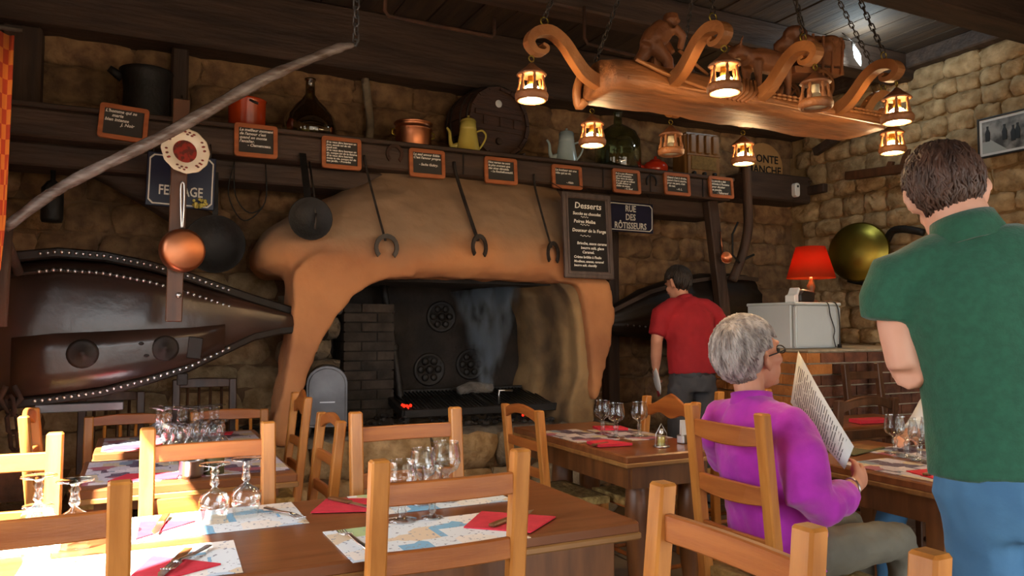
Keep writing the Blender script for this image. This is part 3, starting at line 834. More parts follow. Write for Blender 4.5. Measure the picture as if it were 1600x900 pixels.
# long handled black frying pan on the beam
t = thing('frying_pan', 'black round pan with a long iron handle hanging from the beam over the hood', 'pan', (0.878, 4.43, 1.915))
b = B(); b.lathe([(0.0, -0.014), (0.095, -0.014), (0.12, 0.012), (0.125, 0.012), (0.1, -0.02), (0, -0.02)], 24, (0, 0, 0), (0, -1, 0.0)); b.build('bowl', 'blackiron', t)
b = B(); b.bar((-0.012, 0.01, 0.1), (0.0, 0.26, 0.43), 0.04, 0.006); b.build('handle', 'blackiron', t)
b = B(); b.tube([(0.028, 0.0, 0.02), (0.03, 0.06, 0.16), (0.04, 0.25, 0.38)], 0.006, 6); b.tube([(0.028, -0.022, 0.03), (0.022, -0.024, -0.06)], 0.008, 6); b.build('skewer', 'iron', t)
t = thing('black_pan', 'large round black iron pan hanging on the stone wall behind the copper pan', 'pan', (0.39, 4.68, 1.77))
b = B(); b.lathe([(0.0, -0.03), (0.13, -0.03), (0.162, 0.02), (0.167, 0.02), (0.135, -0.036), (0, -0.036)], 28, (0, 0, 0), (0, -1, 0)); b.build('bowl', 'blackiron', t)
b = B(); b.bar((0.0, 0.0, 0.15), (0.0, 0.03, 0.42), 0.03, 0.008); b.build('handle', 'blackiron', t)
b = B()
for q in range(2):
    b.tube(smoothpath([(0.5, 4.8, 2.28), (0.47 + .04 * q, 4.8, 2.08), (0.56 + .03 * q, 4.8, 1.93 + .05 * q), (0.68, 4.8, 2.05), (0.68, 4.8, 2.28)], 5), 0.004, 5)
tag(b.build('wire_loop', 'blackiron'), 'loops of dark wire hanging below the beam beside the black pans', 'wire')

# wooden batten with plate and copper pan
t = thing('wooden_batten', 'flat reddish wooden batten hanging in front of the bellows, holding plate and copper pan', 'batten', (0, 0, 0))
B().bar((0.175, 4.08, 2.42), (0.158, 4.05, 1.322), 0.075, 0.022).build('board', 'chairdark', t, 0.004)
B().tube([(0.175, 4.08, 2.42), (0.18, 4.2, 2.47), (0.18, 4.66, 2.46)], 0.006, 6).build('hanger', 'iron', t)
B().ball((0.178, 4.03, 1.45), (0.014, 0.01, 0.014), 8, 6).build('knob', 'steel', t)
pl = thing('china_plate', 'cream scalloped china plate with red printed centre hanging on the batten', 'plate', (0.19, 4.03, 2.15))
pl.rotation_euler = (R(-6), 0, R(14))
def scal(r): return r
b = B(); b.lathe([(0.0, 0.006), (0.058, 0.006), (0.066, 0.012), (0.11, 0.022), (0.114, 0.02), (0.07, 0.0), (0, 0.0)], 48, (0, 0, 0), (0, -1, 0), True, 0.018, 12); b.build('dish', 'china', pl)
b = B(); b.lathe([(0.0, 0.0075), (0.056, 0.0075)], 28, (0, 0, 0), (0, -1, 0)); b.build('printed_centre', 'chinared', pl)
b = B()
for k in range(6):
    a = 2 * PI * k / 6 + 0.3
    for q in range(5):
        b.ball((0.09 * math.cos(a + (q - 2) * .12), -0.0195 + .0007 * (q % 2), 0.09 * math.sin(a + (q - 2) * .12) + .006 * (-1) ** q), (0.0075, 0.002, 0.005), 6, 4)
b.build('rim_sprigs', 'chinared', pl)
t = thing('copper_pan', 'round copper saucepan hanging bottom outwards on the batten', 'pan', (0.183, 4.0, 1.663))
t.rotation_euler = (0, 0, R(16))
b = B(); b.lathe([(0.0, 0.06), (0.084, 0.06), (0.096, 0.052), (0.103, 0.035), (0.105, 0.0), (0.102, 0.0), (0.098, 0.033), (0, 0.05)], 32, (0, 0, 0), (0, -1, 0)); b.build('bowl', 'copper', t)
b = B(); b.tube(smoothpath([(0.0, -0.01, 0.1), (0.004, -0.012, 0.2), (0.004, -0.012, 0.3), (0.0, -0.012, 0.325), (-0.012, -0.012, 0.32), (-0.01, -0.012, 0.2), (-0.004, -0.01, 0.1)], 4), 0.0045, 6); b.build('handle', 'steel', t)
b = B(); b.ball((0.0, -0.02, 0.098), (0.02, 0.012, 0.012), 8, 6); b.build('rivet_plate', 'iron', t)
b = B()
random.seed(4)
for k in range(26): b.ball((0.30 + random.uniform(-.035, .035), 4.6 + random.uniform(-.02, .02), 1.985 + random.uniform(-.02, .025)), 0.009, 6, 4)
tag(b.build('dried_flowers', 'yellowenamel', kind='stuff'), 'small bunch of yellow dried flowers at the foot of the FERRAGE sign', 'flowers')

# ------------------------------------------------------------------ left bellows
bl = thing('forge_bellows', 'huge dark leather forge bellows with rows of studs, left of the fireplace', 'bellows', (0, 0, 0))
XS = [-0.62, -0.52, -0.35, -0.15, 0.05, 0.25, 0.42, 0.58, 0.72, 0.82]
ZT = [1.60, 1.62, 1.645, 1.635, 1.60, 1.545, 1.49, 1.44, 1.40, 1.37]
ZB = [0.92, 0.93, 0.945, 0.97, 1.02, 1.08, 1.16, 1.235, 1.265, 1.275]
TH = [0.27, 0.29, 0.30, 0.29, 0.26, 0.22, 0.17, 0.12, 0.08, 0.06]
YC = 4.5
def bsec(i, n=22, sh=0.0):
    zt, zb, th = ZT[i], ZB[i], TH[i]
    out = []
    for k in range(n):
        a = 2 * PI * k / n
        out.append((XS[i], YC - th * (abs(math.cos(a)) ** 0.45) * (1 if math.cos(a) > 0 else -1), (zt + zb) / 2 - 0.01 + (zt - zb) / 2 * 1.0 * (abs(math.sin(a)) ** 0.5) * (1 if math.sin(a) > 0 else -1)))
    return out
b = B(); vs = []; fs = []; n = 22
for i in range(len(XS)): vs += bsec(i, n)
for i in range(len(XS) - 1):
    for k in range(n):
        l = (k + 1) % n; fs.append((i * n + k, i * n + l, (i + 1) * n + l, (i + 1) * n + k))
fs.append(tuple(reversed(range(n)))); fs.append(tuple((len(XS) - 1) * n + k for k in range(n)))
b.add(vs, fs, True); b.build('leather_body', 'leatherbrown', bl)
b = B(); vs = []; fs = []; zz = [0.06, 0.2, 0.34, 0.46]      # wooden side board over the lower half
for i in range(1, 7):
    zt, zb, th = ZT[i], ZB[i], TH[i]
    for f_ in zz: vs.append((XS[i], YC - th * (1.0 if f_ > 0.1 else 0.97) - 0.006, zb + (zt - zb) * f_))
    for f_ in reversed(zz): vs.append((XS[i], YC - th * 0.9, zb + (zt - zb) * f_))
for i in range(5):
    for k in range(8): fs.append((i * 8 + k, i * 8 + (k + 1) % 8, i * 8 + 8 + (k + 1) % 8, i * 8 + 8 + k))
fs += [tuple(range(8)), tuple(range(40, 48))]
b.add(vs, fs, True); b.build('side_board', 'leatherbrown', bl)

def board(zs, h, over, nm, keym):
    b = B(); vs = []; fs = []
    for i in range(len(XS)):
        th = TH[i] + over
        for (y, z) in ((YC - th, zs[i]), (YC + th, zs[i]), (YC + th, zs[i] + h), (YC - th, zs[i] + h)): vs.append((XS[i], y, z))
    for i in range(len(XS) - 1):
        for k in range(4):
            l = (k + 1) % 4; fs.append((i * 4 + k, i * 4 + l, (i + 1) * 4 + l, (i + 1) * 4 + k))
    fs += [(3, 2, 1, 0), tuple((len(XS) - 1) * 4 + k for k in range(4))]
    b.add(vs, fs); return b.build(nm, keym, bl, 0.008)
board([z - 0.015 for z in ZT], 0.05, -0.05, 'top_board', 'leather')
board([z - 0.085 for z in ZT], 0.02, -0.015, 'rim_band', 'leather')
board([z - 0.012 for z in ZB], 0.045, 0.0, 'bottom_board', 'leather')
b = B()
import bisect
def at(x, arr):
    i = min(max(bisect.bisect(XS, x) - 1, 0), len(XS) - 2); t = (x - XS[i]) / (XS[i + 1] - XS[i]); return arr[i] + (arr[i + 1] - arr[i]) * t
for row in range(3):
    for k in range(30):
        x = -0.42 + 0.86 * k / 29
        th, zt, zb = at(x, TH), at(x, ZT), at(x, ZB)
        if row == 0: c = (x, YC - th + 0.045, zt + 0.012)
        elif row == 1: c = (x, YC - th + 0.01, zt - 0.076)
        else: c = (x, YC - th - 0.003, zb + 0.015)
        b.ball(c, 0.0095, 8, 5)
b.build('studs', 'steel', bl, kind='stuff')
for (x, z, r) in ((0.13, 1.19, 0.065), (-0.23, 1.17, 0.07)):
    b = B(); b.lathe([(r, 0.0), (r, 0.012), (r * 0.8, 0.018), (r * 0.3, 0.018), (r * 0.2, 0.03), (0, 0.03)], 20, (x, YC - at(x, TH) - 0.004, z), (0, -1, 0)); b.build('medallion', 'leather', bl)
B().prism([(0.23, 1.14), (0.30, 1.13), (0.31, 1.24), (0.24, 1.25)], YC - 0.232, YC - 0.17).build('valve_flap', 'leather', bl, 0.004)
b = B()
for x, z in ((0.02, 1.215), (0.045, 1.155)): b.ball((x, YC - at(x, TH) - 0.004, z), (0.014, 0.012, 0.009), 8, 5)
b.build('hole', 'board', bl)
B().tube([(0.78, 4.5, 1.31), (1.0, 4.56, 1.25)], [0.05, 0.035], 12).build('nozzle', 'blackiron', bl)
B().box((-0.66, 4.3, 0.9), (-0.56, 4.7, 1.66)).build('end_board', 'oldpost', bl, 0.01)
B().box((-0.42, 4.2, 0.895), (-0.05, 4.28, 0.935)).build('support_bracket', 'zinc', bl, 0.004)
B().box((0.19, 4.27, 1.0), (0.24, 4.33, 1.06)).build('clamp', 'leather', bl, 0.004)

# lever pole with chain
lv = thing('bellows_lever', 'long polished grey wooden lever pole slanting up to a chain, above the bellows', 'lever', (0, 0, 0))
pts = smoothpath([(-0.52, 3.9, 1.72), (-0.304, 3.9, 1.922), (0.077, 3.9, 2.179), (0.5, 3.9, 2.495), (0.715, 3.9, 2.63), (0.9, 3.9, 2.735), (0.985, 3.9, 2.765)], 6)
b = B(); rr = lerpr([0.024, 0.026, 0.028, 0.031, 0.024, 0.026, 0.012], 6)
rr = [r * (1 + 0.07 * math.sin(i * 1.9)) for i, r in enumerate(rr)]
b.tube(pts, rr, 10); b.build('pole', 'polewood', lv)
b = B(); b.tube([(0.96, 3.9, 2.76), (0.995, 3.9, 2.765), (1.005, 3.9, 2.79), (0.99, 3.9, 2.80)], 0.008, 7); b.build('end_hook', 'zinc', lv)
b = B(); b.chain((0.995, 3.9, 2.785), (0.995, 3.9, 3.5), 0.062, 0.034, 0.0052); b.build('chain', 'zinc', lv)
b = B(); b.tube([(-0.52, 3.92, 1.75), (-0.53, 3.95, 1.3)], [0.03, 0.026], 8); b.tube([(-0.53, 3.9, 1.72), (-0.5, 4.2, 1.55)], 0.022, 8); b.build('upright', 'oldpost', lv)
# chain with rusty block at the far left
t = thing('hanging_weight', 'rusty iron block hanging on a dark chain at the left edge below the bellows', 'weight', (0, 0, 0))
b = B(); b.chain((-0.515, 4.16, 0.98), (-0.485, 4.16, 0.74), 0.09, 0.05, 0.01); b.tube([(-0.53, 4.16, 1.03), (-0.55, 4.16, 0.97), (-0.51, 4.16, 0.9), (-0.47, 4.16, 0.97), (-0.5, 4.16, 1.03)], 0.013, 7); b.build('chain', 'rust', t)
b = B(); b.prism([(-0.62, 0.52), (-0.34, 0.52), (-0.36, 0.66), (-0.42, 0.71), (-0.56, 0.71), (-0.62, 0.66)], 4.06, 4.26); b.build('block', 'rust', t, 0.03, 2)
# cylinder tool hanging on the wall
b = B(); b.lathe([(0.0, 0.0), (0.05, 0.0), (0.056, 0.02), (0.056, 0.19), (0.03, 0.225), (0.013, 0.235), (0.013, 0.4), (0, 0.4)], 16, (-0.44, 4.95, 1.88))
tag(b.build('iron_cylinder', 'blackiron'), 'dark iron cylinder hanging by its stem on the wall at the far left', 'tool')

# curtain at the left
cu = thing('curtain', 'orange checked curtain at the left edge of the picture', 'curtain', (0, 0, 0))
b = B(); vs = []; fs = []; nu, nv = 40, 8
for j in range(nv + 1):
    for i in range(nu + 1):
        u = i / nu; z = 0.95 + 1.55 * j / nv
        tie = 1 - 0.35 * math.exp(-((z - 1.15) / 0.25) ** 2)
        vs.append((-0.8 + 0.31 * u * tie + 0.01 * math.sin(u * 30 + z), 3.68 + 0.028 * math.sin(u * 34) + 0.01 * math.sin(z * 3), z))
for j in range(nv):
    for i in range(nu):
        a = j * (nu + 1) + i; fs.append((a, a + 1, a + nu + 2, a + nu + 1))
b.add(vs, fs, True); o = b.build('cloth', 'curtain', cu); m_ = o.modifiers.new('t', 'SOLIDIFY'); m_.thickness = 0.006
b = B(); b.tube([(-0.93, 3.68, 2.52), (-0.45, 3.68, 2.52)], 0.012, 8); b.build('rod', 'iron', cu)
nt = MT['curtain'].node_tree; N, L = nt.nodes, nt.links
ck = N.new('ShaderNodeTexChecker'); ck.inputs['Scale'].default_value = 16; ck.inputs['Color1'].default_value = srgb('#dc7a2c'); ck.inputs['Color2'].default_value = srgb('#b8401c')
L.new(next(x for x in N if x.type == 'TEX_COORD').outputs['Object'], ck.inputs['Vector']); L.new(ck.outputs['Color'], N['Principled BSDF'].inputs['Base Color'])

# ------------------------------------------------------------------ right bellows, posts and pole
rb = thing('second_bellows', 'dark ribbed leather bellows in the shadow behind the man in red', 'bellows', (0, 0, 0))
b = B()
xs = [3.2, 3.35, 3.6, 3.9, 4.2, 4.5, 4.66]
hh = [0.06, 0.12, 0.2, 0.27, 0.32, 0.33, 0.32]
tt = [0.05, 0.10, 0.17, 0.22, 0.25, 0.26, 0.25]
zc = [1.33, 1.35, 1.40, 1.42, 1.42, 1.42, 1.42]
n = 40; vs = []; fs = []
for i in range(len(xs)):
    for k in range(n):
        a = 2 * PI * k / n; rib = 1 + 0.07 * math.cos(a * 14) if abs(math.sin(a)) < 0.85 else 1
        vs.append((xs[i], 5.05 - tt[i] * math.cos(a) * rib, zc[i] + hh[i] * math.sin(a)))
for i in range(len(xs) - 1):
    for k in range(n):
        l = (k + 1) % n; fs.append((i * n + k, i * n + l, (i + 1) * n + l, (i + 1) * n + k))
fs.append(tuple(reversed(range(n)))); fs.append(tuple((len(xs) - 1) * n + k for k in range(n)))
b.add(vs, fs, True); b.build('leather_body', 'leather', rb)
b = B()
for i in range(len(xs) - 1): b.bar((xs[i], 5.02 - tt[i] * 0.6, zc[i] + hh[i] * 0.85), (xs[i + 1], 5.02 - tt[i + 1] * 0.6, zc[i + 1] + hh[i + 1] * 0.85), 0.03, 0.03, (0, 1, 0))
b.build('top_batten', 'oldbeam', rb)
b = B()
for k in range(26):
    x = 3.4 + 1.15 * k / 25; i = min(max(bisect.bisect(xs, x) - 1, 0), 5); t_ = (x - xs[i]) / (xs[i + 1] - xs[i])
    b.ball((x, 5.05 - (tt[i] + (tt[i + 1] - tt[i]) * t_) * 1.0, zc[i] - 0.3 * (hh[i] + (hh[i + 1] - hh[i]) * t_)), 0.009, 6, 4)
b.build('studs', 'zinc', rb, kind='stuff')
B().box((4.3, 4.85, 0.0), (4.42, 5.2, 1.12)).build('support', 'oldpost', rb)
B().box((3.42, 5.22, 0.0), (3.52, 5.33, 2.17)).build('timber_post', 'oldpost', None, 0.01)
tag(bpy.data.objects['timber_post'], 'dark vertical timber post on the wall below the RUE DES RÔTISSEURS sign', 'post')
o = B().bar((4.09, 4.78, 2.3), (4.26, 4.78, 1.0), 0.1, 0.08).build('leaning_post', 'oldpost', None, 0.008)
tag(o, 'brown squared timber leaning from the beam behind the man in red', 'post')
b = B(); b.lathe([(0.0, 0.0), (0.03, 0.006), (0.046, 0.03), (0.048, 0.05), (0.045, 0.05), (0.03, 0.012), (0, 0.008)], 18, (4.155, 4.70, 1.83), (-0.3, -1, 0.2))
b.tube([(4.15, 4.71, 1.87), (4.14, 4.72, 2.05)], 0.006, 6)
tag(b.build('small_copper_ladle', 'copper'), 'small round copper ladle hanging on the leaning timber', 'ladle')
t = thing('curved_pole', 'dark curved wooden pole bent at its foot, hanging at the right end of the beam', 'pole', (0, 0, 0))
p = smoothpath([(4.36, 4.66, 2.62), (4.37, 4.66, 2.3), (4.37, 4.66, 2.08), (4.30, 4.66, 1.85), (4.20, 4.66, 1.66)], 5)
b = B(); b.tube(p, [(0.035, 0.04)] * len(p), 8); b.build('pole', 'oldpost', t)
b = B(); b.tube([(4.24, 4.63, 2.12), (4.18, 4.63, 2.02), (4.18, 4.63, 1.86), (4.25, 4.63, 1.8)], 0.009, 6); b.tube([(4.3, 4.63, 1.83), (4.4, 4.63, 1.87)], 0.01, 6); b.build('iron_fitting', 'blackiron', t)
# pipe on the wall, U-shaped iron racks under the ceiling
b = B(); b.tube(smoothpath([(1.42, 5.3, 3.06), (1.45, 5.3, 2.85), (1.46, 5.3, 2.7), (1.44, 5.3, 2.49)], 4), 0.03, 8)
tag(b.build('wall_pipe', 'stone_grey'), 'pale knobbly pipe running up the stone wall right of the dark demijohn', 'pipe')
b = B(); b.tube([(1.18, 4.0, 3.28), (1.18, 4.0, 3.02), (1.2, 4.0, 2.995), (1.82, 4.0, 2.985), (1.835, 4.0, 3.0), (1.835, 4.0, 3.1)], 0.011, 7)
tag(b.build('iron_rack', 'rust'), 'U-shaped iron bar hanging under the ceiling beams above the shelf', 'rack')
b = B(); b.tube([(2.45, 4.0, 3.28), (2.45, 4.0, 3.08), (2.47, 4.0, 3.05), (3.3, 4.0, 3.0)], 0.011, 7)
tag(b.build('iron_rack', 'rust'), 'bent iron bar under the ceiling behind the carved figure of the chandelier', 'rack')
# ------------------------------------------------------------------ things on the mantel shelf (top at z 2.485)
ZS = 2.486
t = thing('iron_cauldron', 'dark iron pot with a wide rim on the shelf behind the first slate', 'pot', (0.02, 5.02, ZS))
B().lathe([(0, 0), (0.125, 0), (0.13, 0.03), (0.125, 0.22), (0.135, 0.30), (0.15, 0.33), (0.145, 0.335), (0.12, 0.3), (0, 0.28)], 24).build('body', 'blackiron', t)
B().tube([(-0.13, 0, 0.28), (-0.2, -0.02, 0.32)], [0.03, 0.02], 8).build('spout', 'blackiron', t)
t = thing('enamel_pot', 'glossy orange-red enamel pot on the shelf', 'pot', (0.585, 4.95, ZS))
B().lathe([(0, 0), (0.1, 0), (0.108, 0.012), (0.112, 0.2), (0.118, 0.21), (0.112, 0.214), (0.104, 0.2), (0, 0.19)], 28).build('body', 'orangeenamel', t)
B().tube([(0.0, -0.11, 0.19), (0.05, -0.122, 0.17)], 0.008, 6).build('handle_lug', 'iron', t)
t = thing('dark_demijohn', 'squat dark glass demijohn with a narrow neck on the shelf', 'demijohn', (0.975, 4.98, ZS))
B().lathe([(0, 0.0), (0.14, 0.0), (0.165, 0.03), (0.17, 0.09), (0.155, 0.16), (0.11, 0.22), (0.06, 0.27), (0.032, 0.31), (0.028, 0.40), (0.036, 0.405), (0.036, 0.415), (0.02, 0.415)], 28).build('bottle', 'glassdark', t)
t = thing('copper_pot', 'round copper cooking pot with raised bands on the shelf', 'pot', (1.665, 4.95, ZS))
B().lathe([(0, 0), (0.118, 0), (0.123, 0.02), (0.123, 0.14), (0.13, 0.145), (0.13, 0.155), (0.123, 0.16), (0.123, 0.185), (0.134, 0.19), (0.13, 0.198), (0.118, 0.19), (0, 0.17)], 28).build('body', 'copper', t)
for s_ in (-1, 1): B().tube([(s_ * 0.12, 0, 0.15), (s_ * 0.15, 0, 0.14), (s_ * 0.15, 0, 0.11), (s_ * 0.12, 0, 0.1)], 0.006, 6).build('handle', 'brass', t)
def coffee(name, lab, x, y, key, s_=1.0):
    t = thing(name, lab, 'coffee pot', (x, y, ZS), R(-20)); t.scale = (s_, s_, s_)
    B().lathe([(0, 0), (0.085, 0), (0.085, 0.01), (0.06, 0.16), (0.058, 0.17), (0.06, 0.173), (0.058, 0.18), (0.055, 0.225), (0, 0.225)], 22).build('body', key, t)
    l = B().lathe([(0.058, 0.225), (0.05, 0.24), (0.02, 0.252), (0.008, 0.255), (0.01, 0.268), (0, 0.272)], 18).build('lid', key, t)
    B().tube(smoothpath([(-0.068, 0, 0.06), (-0.11, 0, 0.05), (-0.125, 0, 0.09), (-0.13, 0, 0.15), (-0.15, 0, 0.18)], 4), lerpr([0.022, 0.02, 0.013, 0.01, 0.008], 4), 8).build('spout', key, t)
    B().tube(smoothpath([(0.06, 0, 0.155), (0.1, 0, 0.165), (0.125, 0, 0.13), (0.11, 0, 0.08), (0.075, 0, 0.03)], 4), 0.007, 7).build('handle', key, t)
coffee('coffee_pot', 'tall yellow enamel coffee pot with spout and handle on the shelf', 2.02, 4.83, 'yellowenamel', 0.98)
coffee('coffee_pot', 'tall pale blue enamel coffee pot with spout and handle on the shelf', 2.80, 4.83, 'blueenamel', 0.98)
# barrel lying on its side, head towards the room
t = thing('wine_barrel', 'dark wooden barrel lying on the shelf with its head facing the room', 'barrel', (2.30, 5.13, ZS + 0.29), R(8)); t.scale = (1, 0.58, 1)
NS = 16
def stave(k):
    b = B(); vs = []; fs = []
    a0, a1 = 2 * PI * k / NS + 0.012, 2 * PI * (k + 1) / NS - 0.012
    ys = [-0.30, -0.18, 0, 0.18, 0.3]; rs = [0.255, 0.275, 0.285, 0.275, 0.255]
    for y, r in zip(ys, rs):
        for a, q in ((a0, 1), (a1, 1), (a1, 0.91), (a0, 0.91)): vs.append((r * q * math.cos(a), y, r * q * math.sin(a)))
    for i in range(4):
        for q in range(4): fs.append((i * 4 + q, i * 4 + (q + 1) % 4, i * 4 + 4 + (q + 1) % 4, i * 4 + 4 + q))
    fs += [(0, 1, 2, 3), (16, 17, 18, 19)]
    b.add(vs, fs); return b
for k in range(NS): stave(k).build('stave', 'barrelwood', t)
for y in (-0.25, -0.12, 0.12, 0.25):
    b = B(); r = 0.287 - abs(y) * 0.09; b.lathe([(r, -0.02), (r + 0.004, -0.02), (r + 0.004, 0.02), (r, 0.02)], 32, (0, y, 0), (0, 1, 0)); b.build('hoop', 'iron', t)
B().lathe([(0, 0), (0.238, 0), (0.238, 0.02), (0, 0.02)], 32, (0, -0.26, 0), (0, 1, 0), False).build('head', 'barrelwood', t)
for z in (-0.05, 0.055): B().box((-0.2, -0.28, z - 0.018), (0.2, -0.262, z + 0.018)).build('head_batten', 'barrelwood', t, 0.003)
for x in (-0.12, 0.02, 0.14): B().box((x - 0.012, -0.278, -0.03), (x + 0.012, -0.262, 0.036)).build('head_block', 'barrelwood', t, 0.002)
b = B(); b.lathe([(0, 0.0), (0.028, 0.0), (0.028, 0.004), (0, 0.004)], 14, (0.0, -0.262, 0.135), (0, -1, 0)); b.build('badge', 'white', t)
B().lathe([(0.0, 0.0), (0.028, 0.0), (0.022, 0.03), (0.0, 0.03)], 10, (0.0, -0.262, -0.14), (0, -1, 0)).build('bung', 'oldpost', t)
for s_ in (-1, 1): B().prism([(s_ * 0.1, -0.288), (s_ * 0.28, -0.288), (s_ * 0.26, -0.18)], -0.2, 0.2).build('chock', 'oldpost', t)
t = thing('clear_demijohn', 'large clear greenish glass demijohn with a narrow neck on the shelf', 'demijohn', (3.33, 4.95, ZS))
B().lathe([(0, 0.0), (0.16, 0.0), (0.178, 0.03), (0.182, 0.15), (0.175, 0.25), (0.14, 0.32), (0.08, 0.36), (0.034, 0.385), (0.03, 0.46), (0.037, 0.465), (0.037, 0.48), (0.02, 0.48)], 32).build('bottle', 'glassgreen', t)
t = thing('red_teapot', 'small glossy red enamel teapot on the shelf next to the radio', 'teapot', (3.62, 4.86, ZS), R(-20))
B().lathe([(0, 0), (0.08, 0), (0.095, 0.02), (0.098, 0.06), (0.08, 0.09), (0.055, 0.1), (0, 0.1)], 20).build('body', 'redenamel', t)
B().lathe([(0.056, 0.1), (0.04, 0.115), (0.012, 0.125), (0.012, 0.14), (0, 0.146)], 16).build('lid', 'redenamel', t)
B().tube([(-0.09, 0, 0.05), (-0.13, 0, 0.07), (-0.15, 0, 0.1)], [0.02, 0.013, 0.009], 8).build('spout', 'redenamel', t)
t = thing('vintage_radio', 'upright vintage wooden radio with grille slats and knobs on the shelf', 'radio', (4.07, 4.92, ZS), R(-3))
B().box((-0.17, -0.1, 0), (0.17, 0.1, 0.37)).build('case', 'radiowood', t, 0.02, 2)
for x in (-0.108, -0.036, 0.036, 0.108): B().box((x - 0.026, -0.118, 0.2), (x + 0.026, -0.098, 0.35)).build('grille_slat', 'radiowood', t, 0.006)
B().box((-0.12, -0.106, 0.07), (0.12, -0.099, 0.175)).build('dial_panel', 'radiocloth', t)
for x in (-0.1, 0.0, 0.1): B().lathe([(0, 0), (0.017, 0), (0.014, 0.022), (0, 0.022)], 12, (x, -0.1, 0.035), (0, -1, 0)).build('knob', 'black', t)
for x in (-0.185, 0.0): pass
B().box((-0.165, -0.112, 0.18), (0.165, -0.099, 0.192)).build('moulding', 'radiowood', t)
# ------------------------------------------------------------------ carved wooden chandelier
ch = thing('carved_chandelier', 'long carved wooden chandelier with scrolled arms and figures hanging on chains', 'chandelier', (0, 0, 0))
CY = 2.49
# body: a log-like plank, flat below, rounded and rough on top
b = B(); random.seed(21)
nx, n = 26, 14; vs = []; fs = []
for i in range(nx + 1):
    u = i / nx; x = 1.58 + 1.46 * u
    hw = 0.135 + 0.012 * math.sin(u * 17) ; ht = 0.10 + 0.025 * math.sin(u * 5 + 0.6) + random.uniform(-.006, .006)
    prof = [(-hw, 0.0), (-hw * 0.4, -0.004), (hw * 0.4, -0.004), (hw, 0.0), (hw + 0.012, 0.03), (hw, 0.055), (hw * 0.85, ht * 0.8), (hw * 0.55, ht), (hw * 0.2, ht + .012), (-hw * 0.2, ht + .012), (-hw * 0.55, ht), (-hw * 0.85, ht * 0.8), (-hw, 0.055), (-hw - 0.012, 0.03)]
    for y, z in prof: vs.append((x, CY + y + random.uniform(-.003, .003), 2.2 + z + random.uniform(-.003, .003)))
for i in range(nx):
    for k in range(n):
        l = (k + 1) % n; fs.append((i * n + k, i * n + l, (i + 1) * n + l, (i + 1) * n + k))
fs += [tuple(reversed(range(n))), tuple(nx * n + k for k in range(n))]
b.add(vs, fs, True); b.build('trunk', 'carved', ch)
# wheat-ear and leaf carving in relief along the near side
b = B()
for (x0, x1) in ((2.28, 2.58), (2.72, 2.98)):
    for k in range(11):
        x = x0 + (x1 - x0) * k / 10
        for s_ in (0, 1):
            b.ball((x, CY - 0.152, 2.246 + 0.014 * s_), (0.018, 0.008, 0.007), 6, 4)
b.tube(smoothpath([(1.66, CY - 0.148, 2.30), (1.8, CY - 0.155, 2.26), (2.05, CY - 0.155, 2.225), (2.2, CY - 0.15, 2.24)], 5), 0.008, 6)
b.tube([(1.62, CY - 0.15, 2.225), (3.0, CY - 0.15, 2.21)], 0.006, 6)
b.build('relief_carving', 'carvedlight', ch)
# leaf folds at the middle
b = B()
for k in range(6): b.tube(smoothpath([(2.08 + k * .022, CY - 0.15, 2.205), (2.12 + k * .024, CY - 0.157, 2.25), (2.16 + k * .02, CY - 0.13, 2.31)], 4), lerpr([0.006, 0.012, 0.004], 4), 6)
b.build('carved_folds', 'carved', ch)
# bark-like ends
b = B(); b.tube(smoothpath([(1.57, CY + 0.1, 2.30), (1.555, CY + 0.11, 2.24), (1.57, CY + 0.12, 2.18), (1.59, CY + 0.1, 2.2)], 4), 0.018, 8); b.build('end_knot', 'carvedlight', ch)

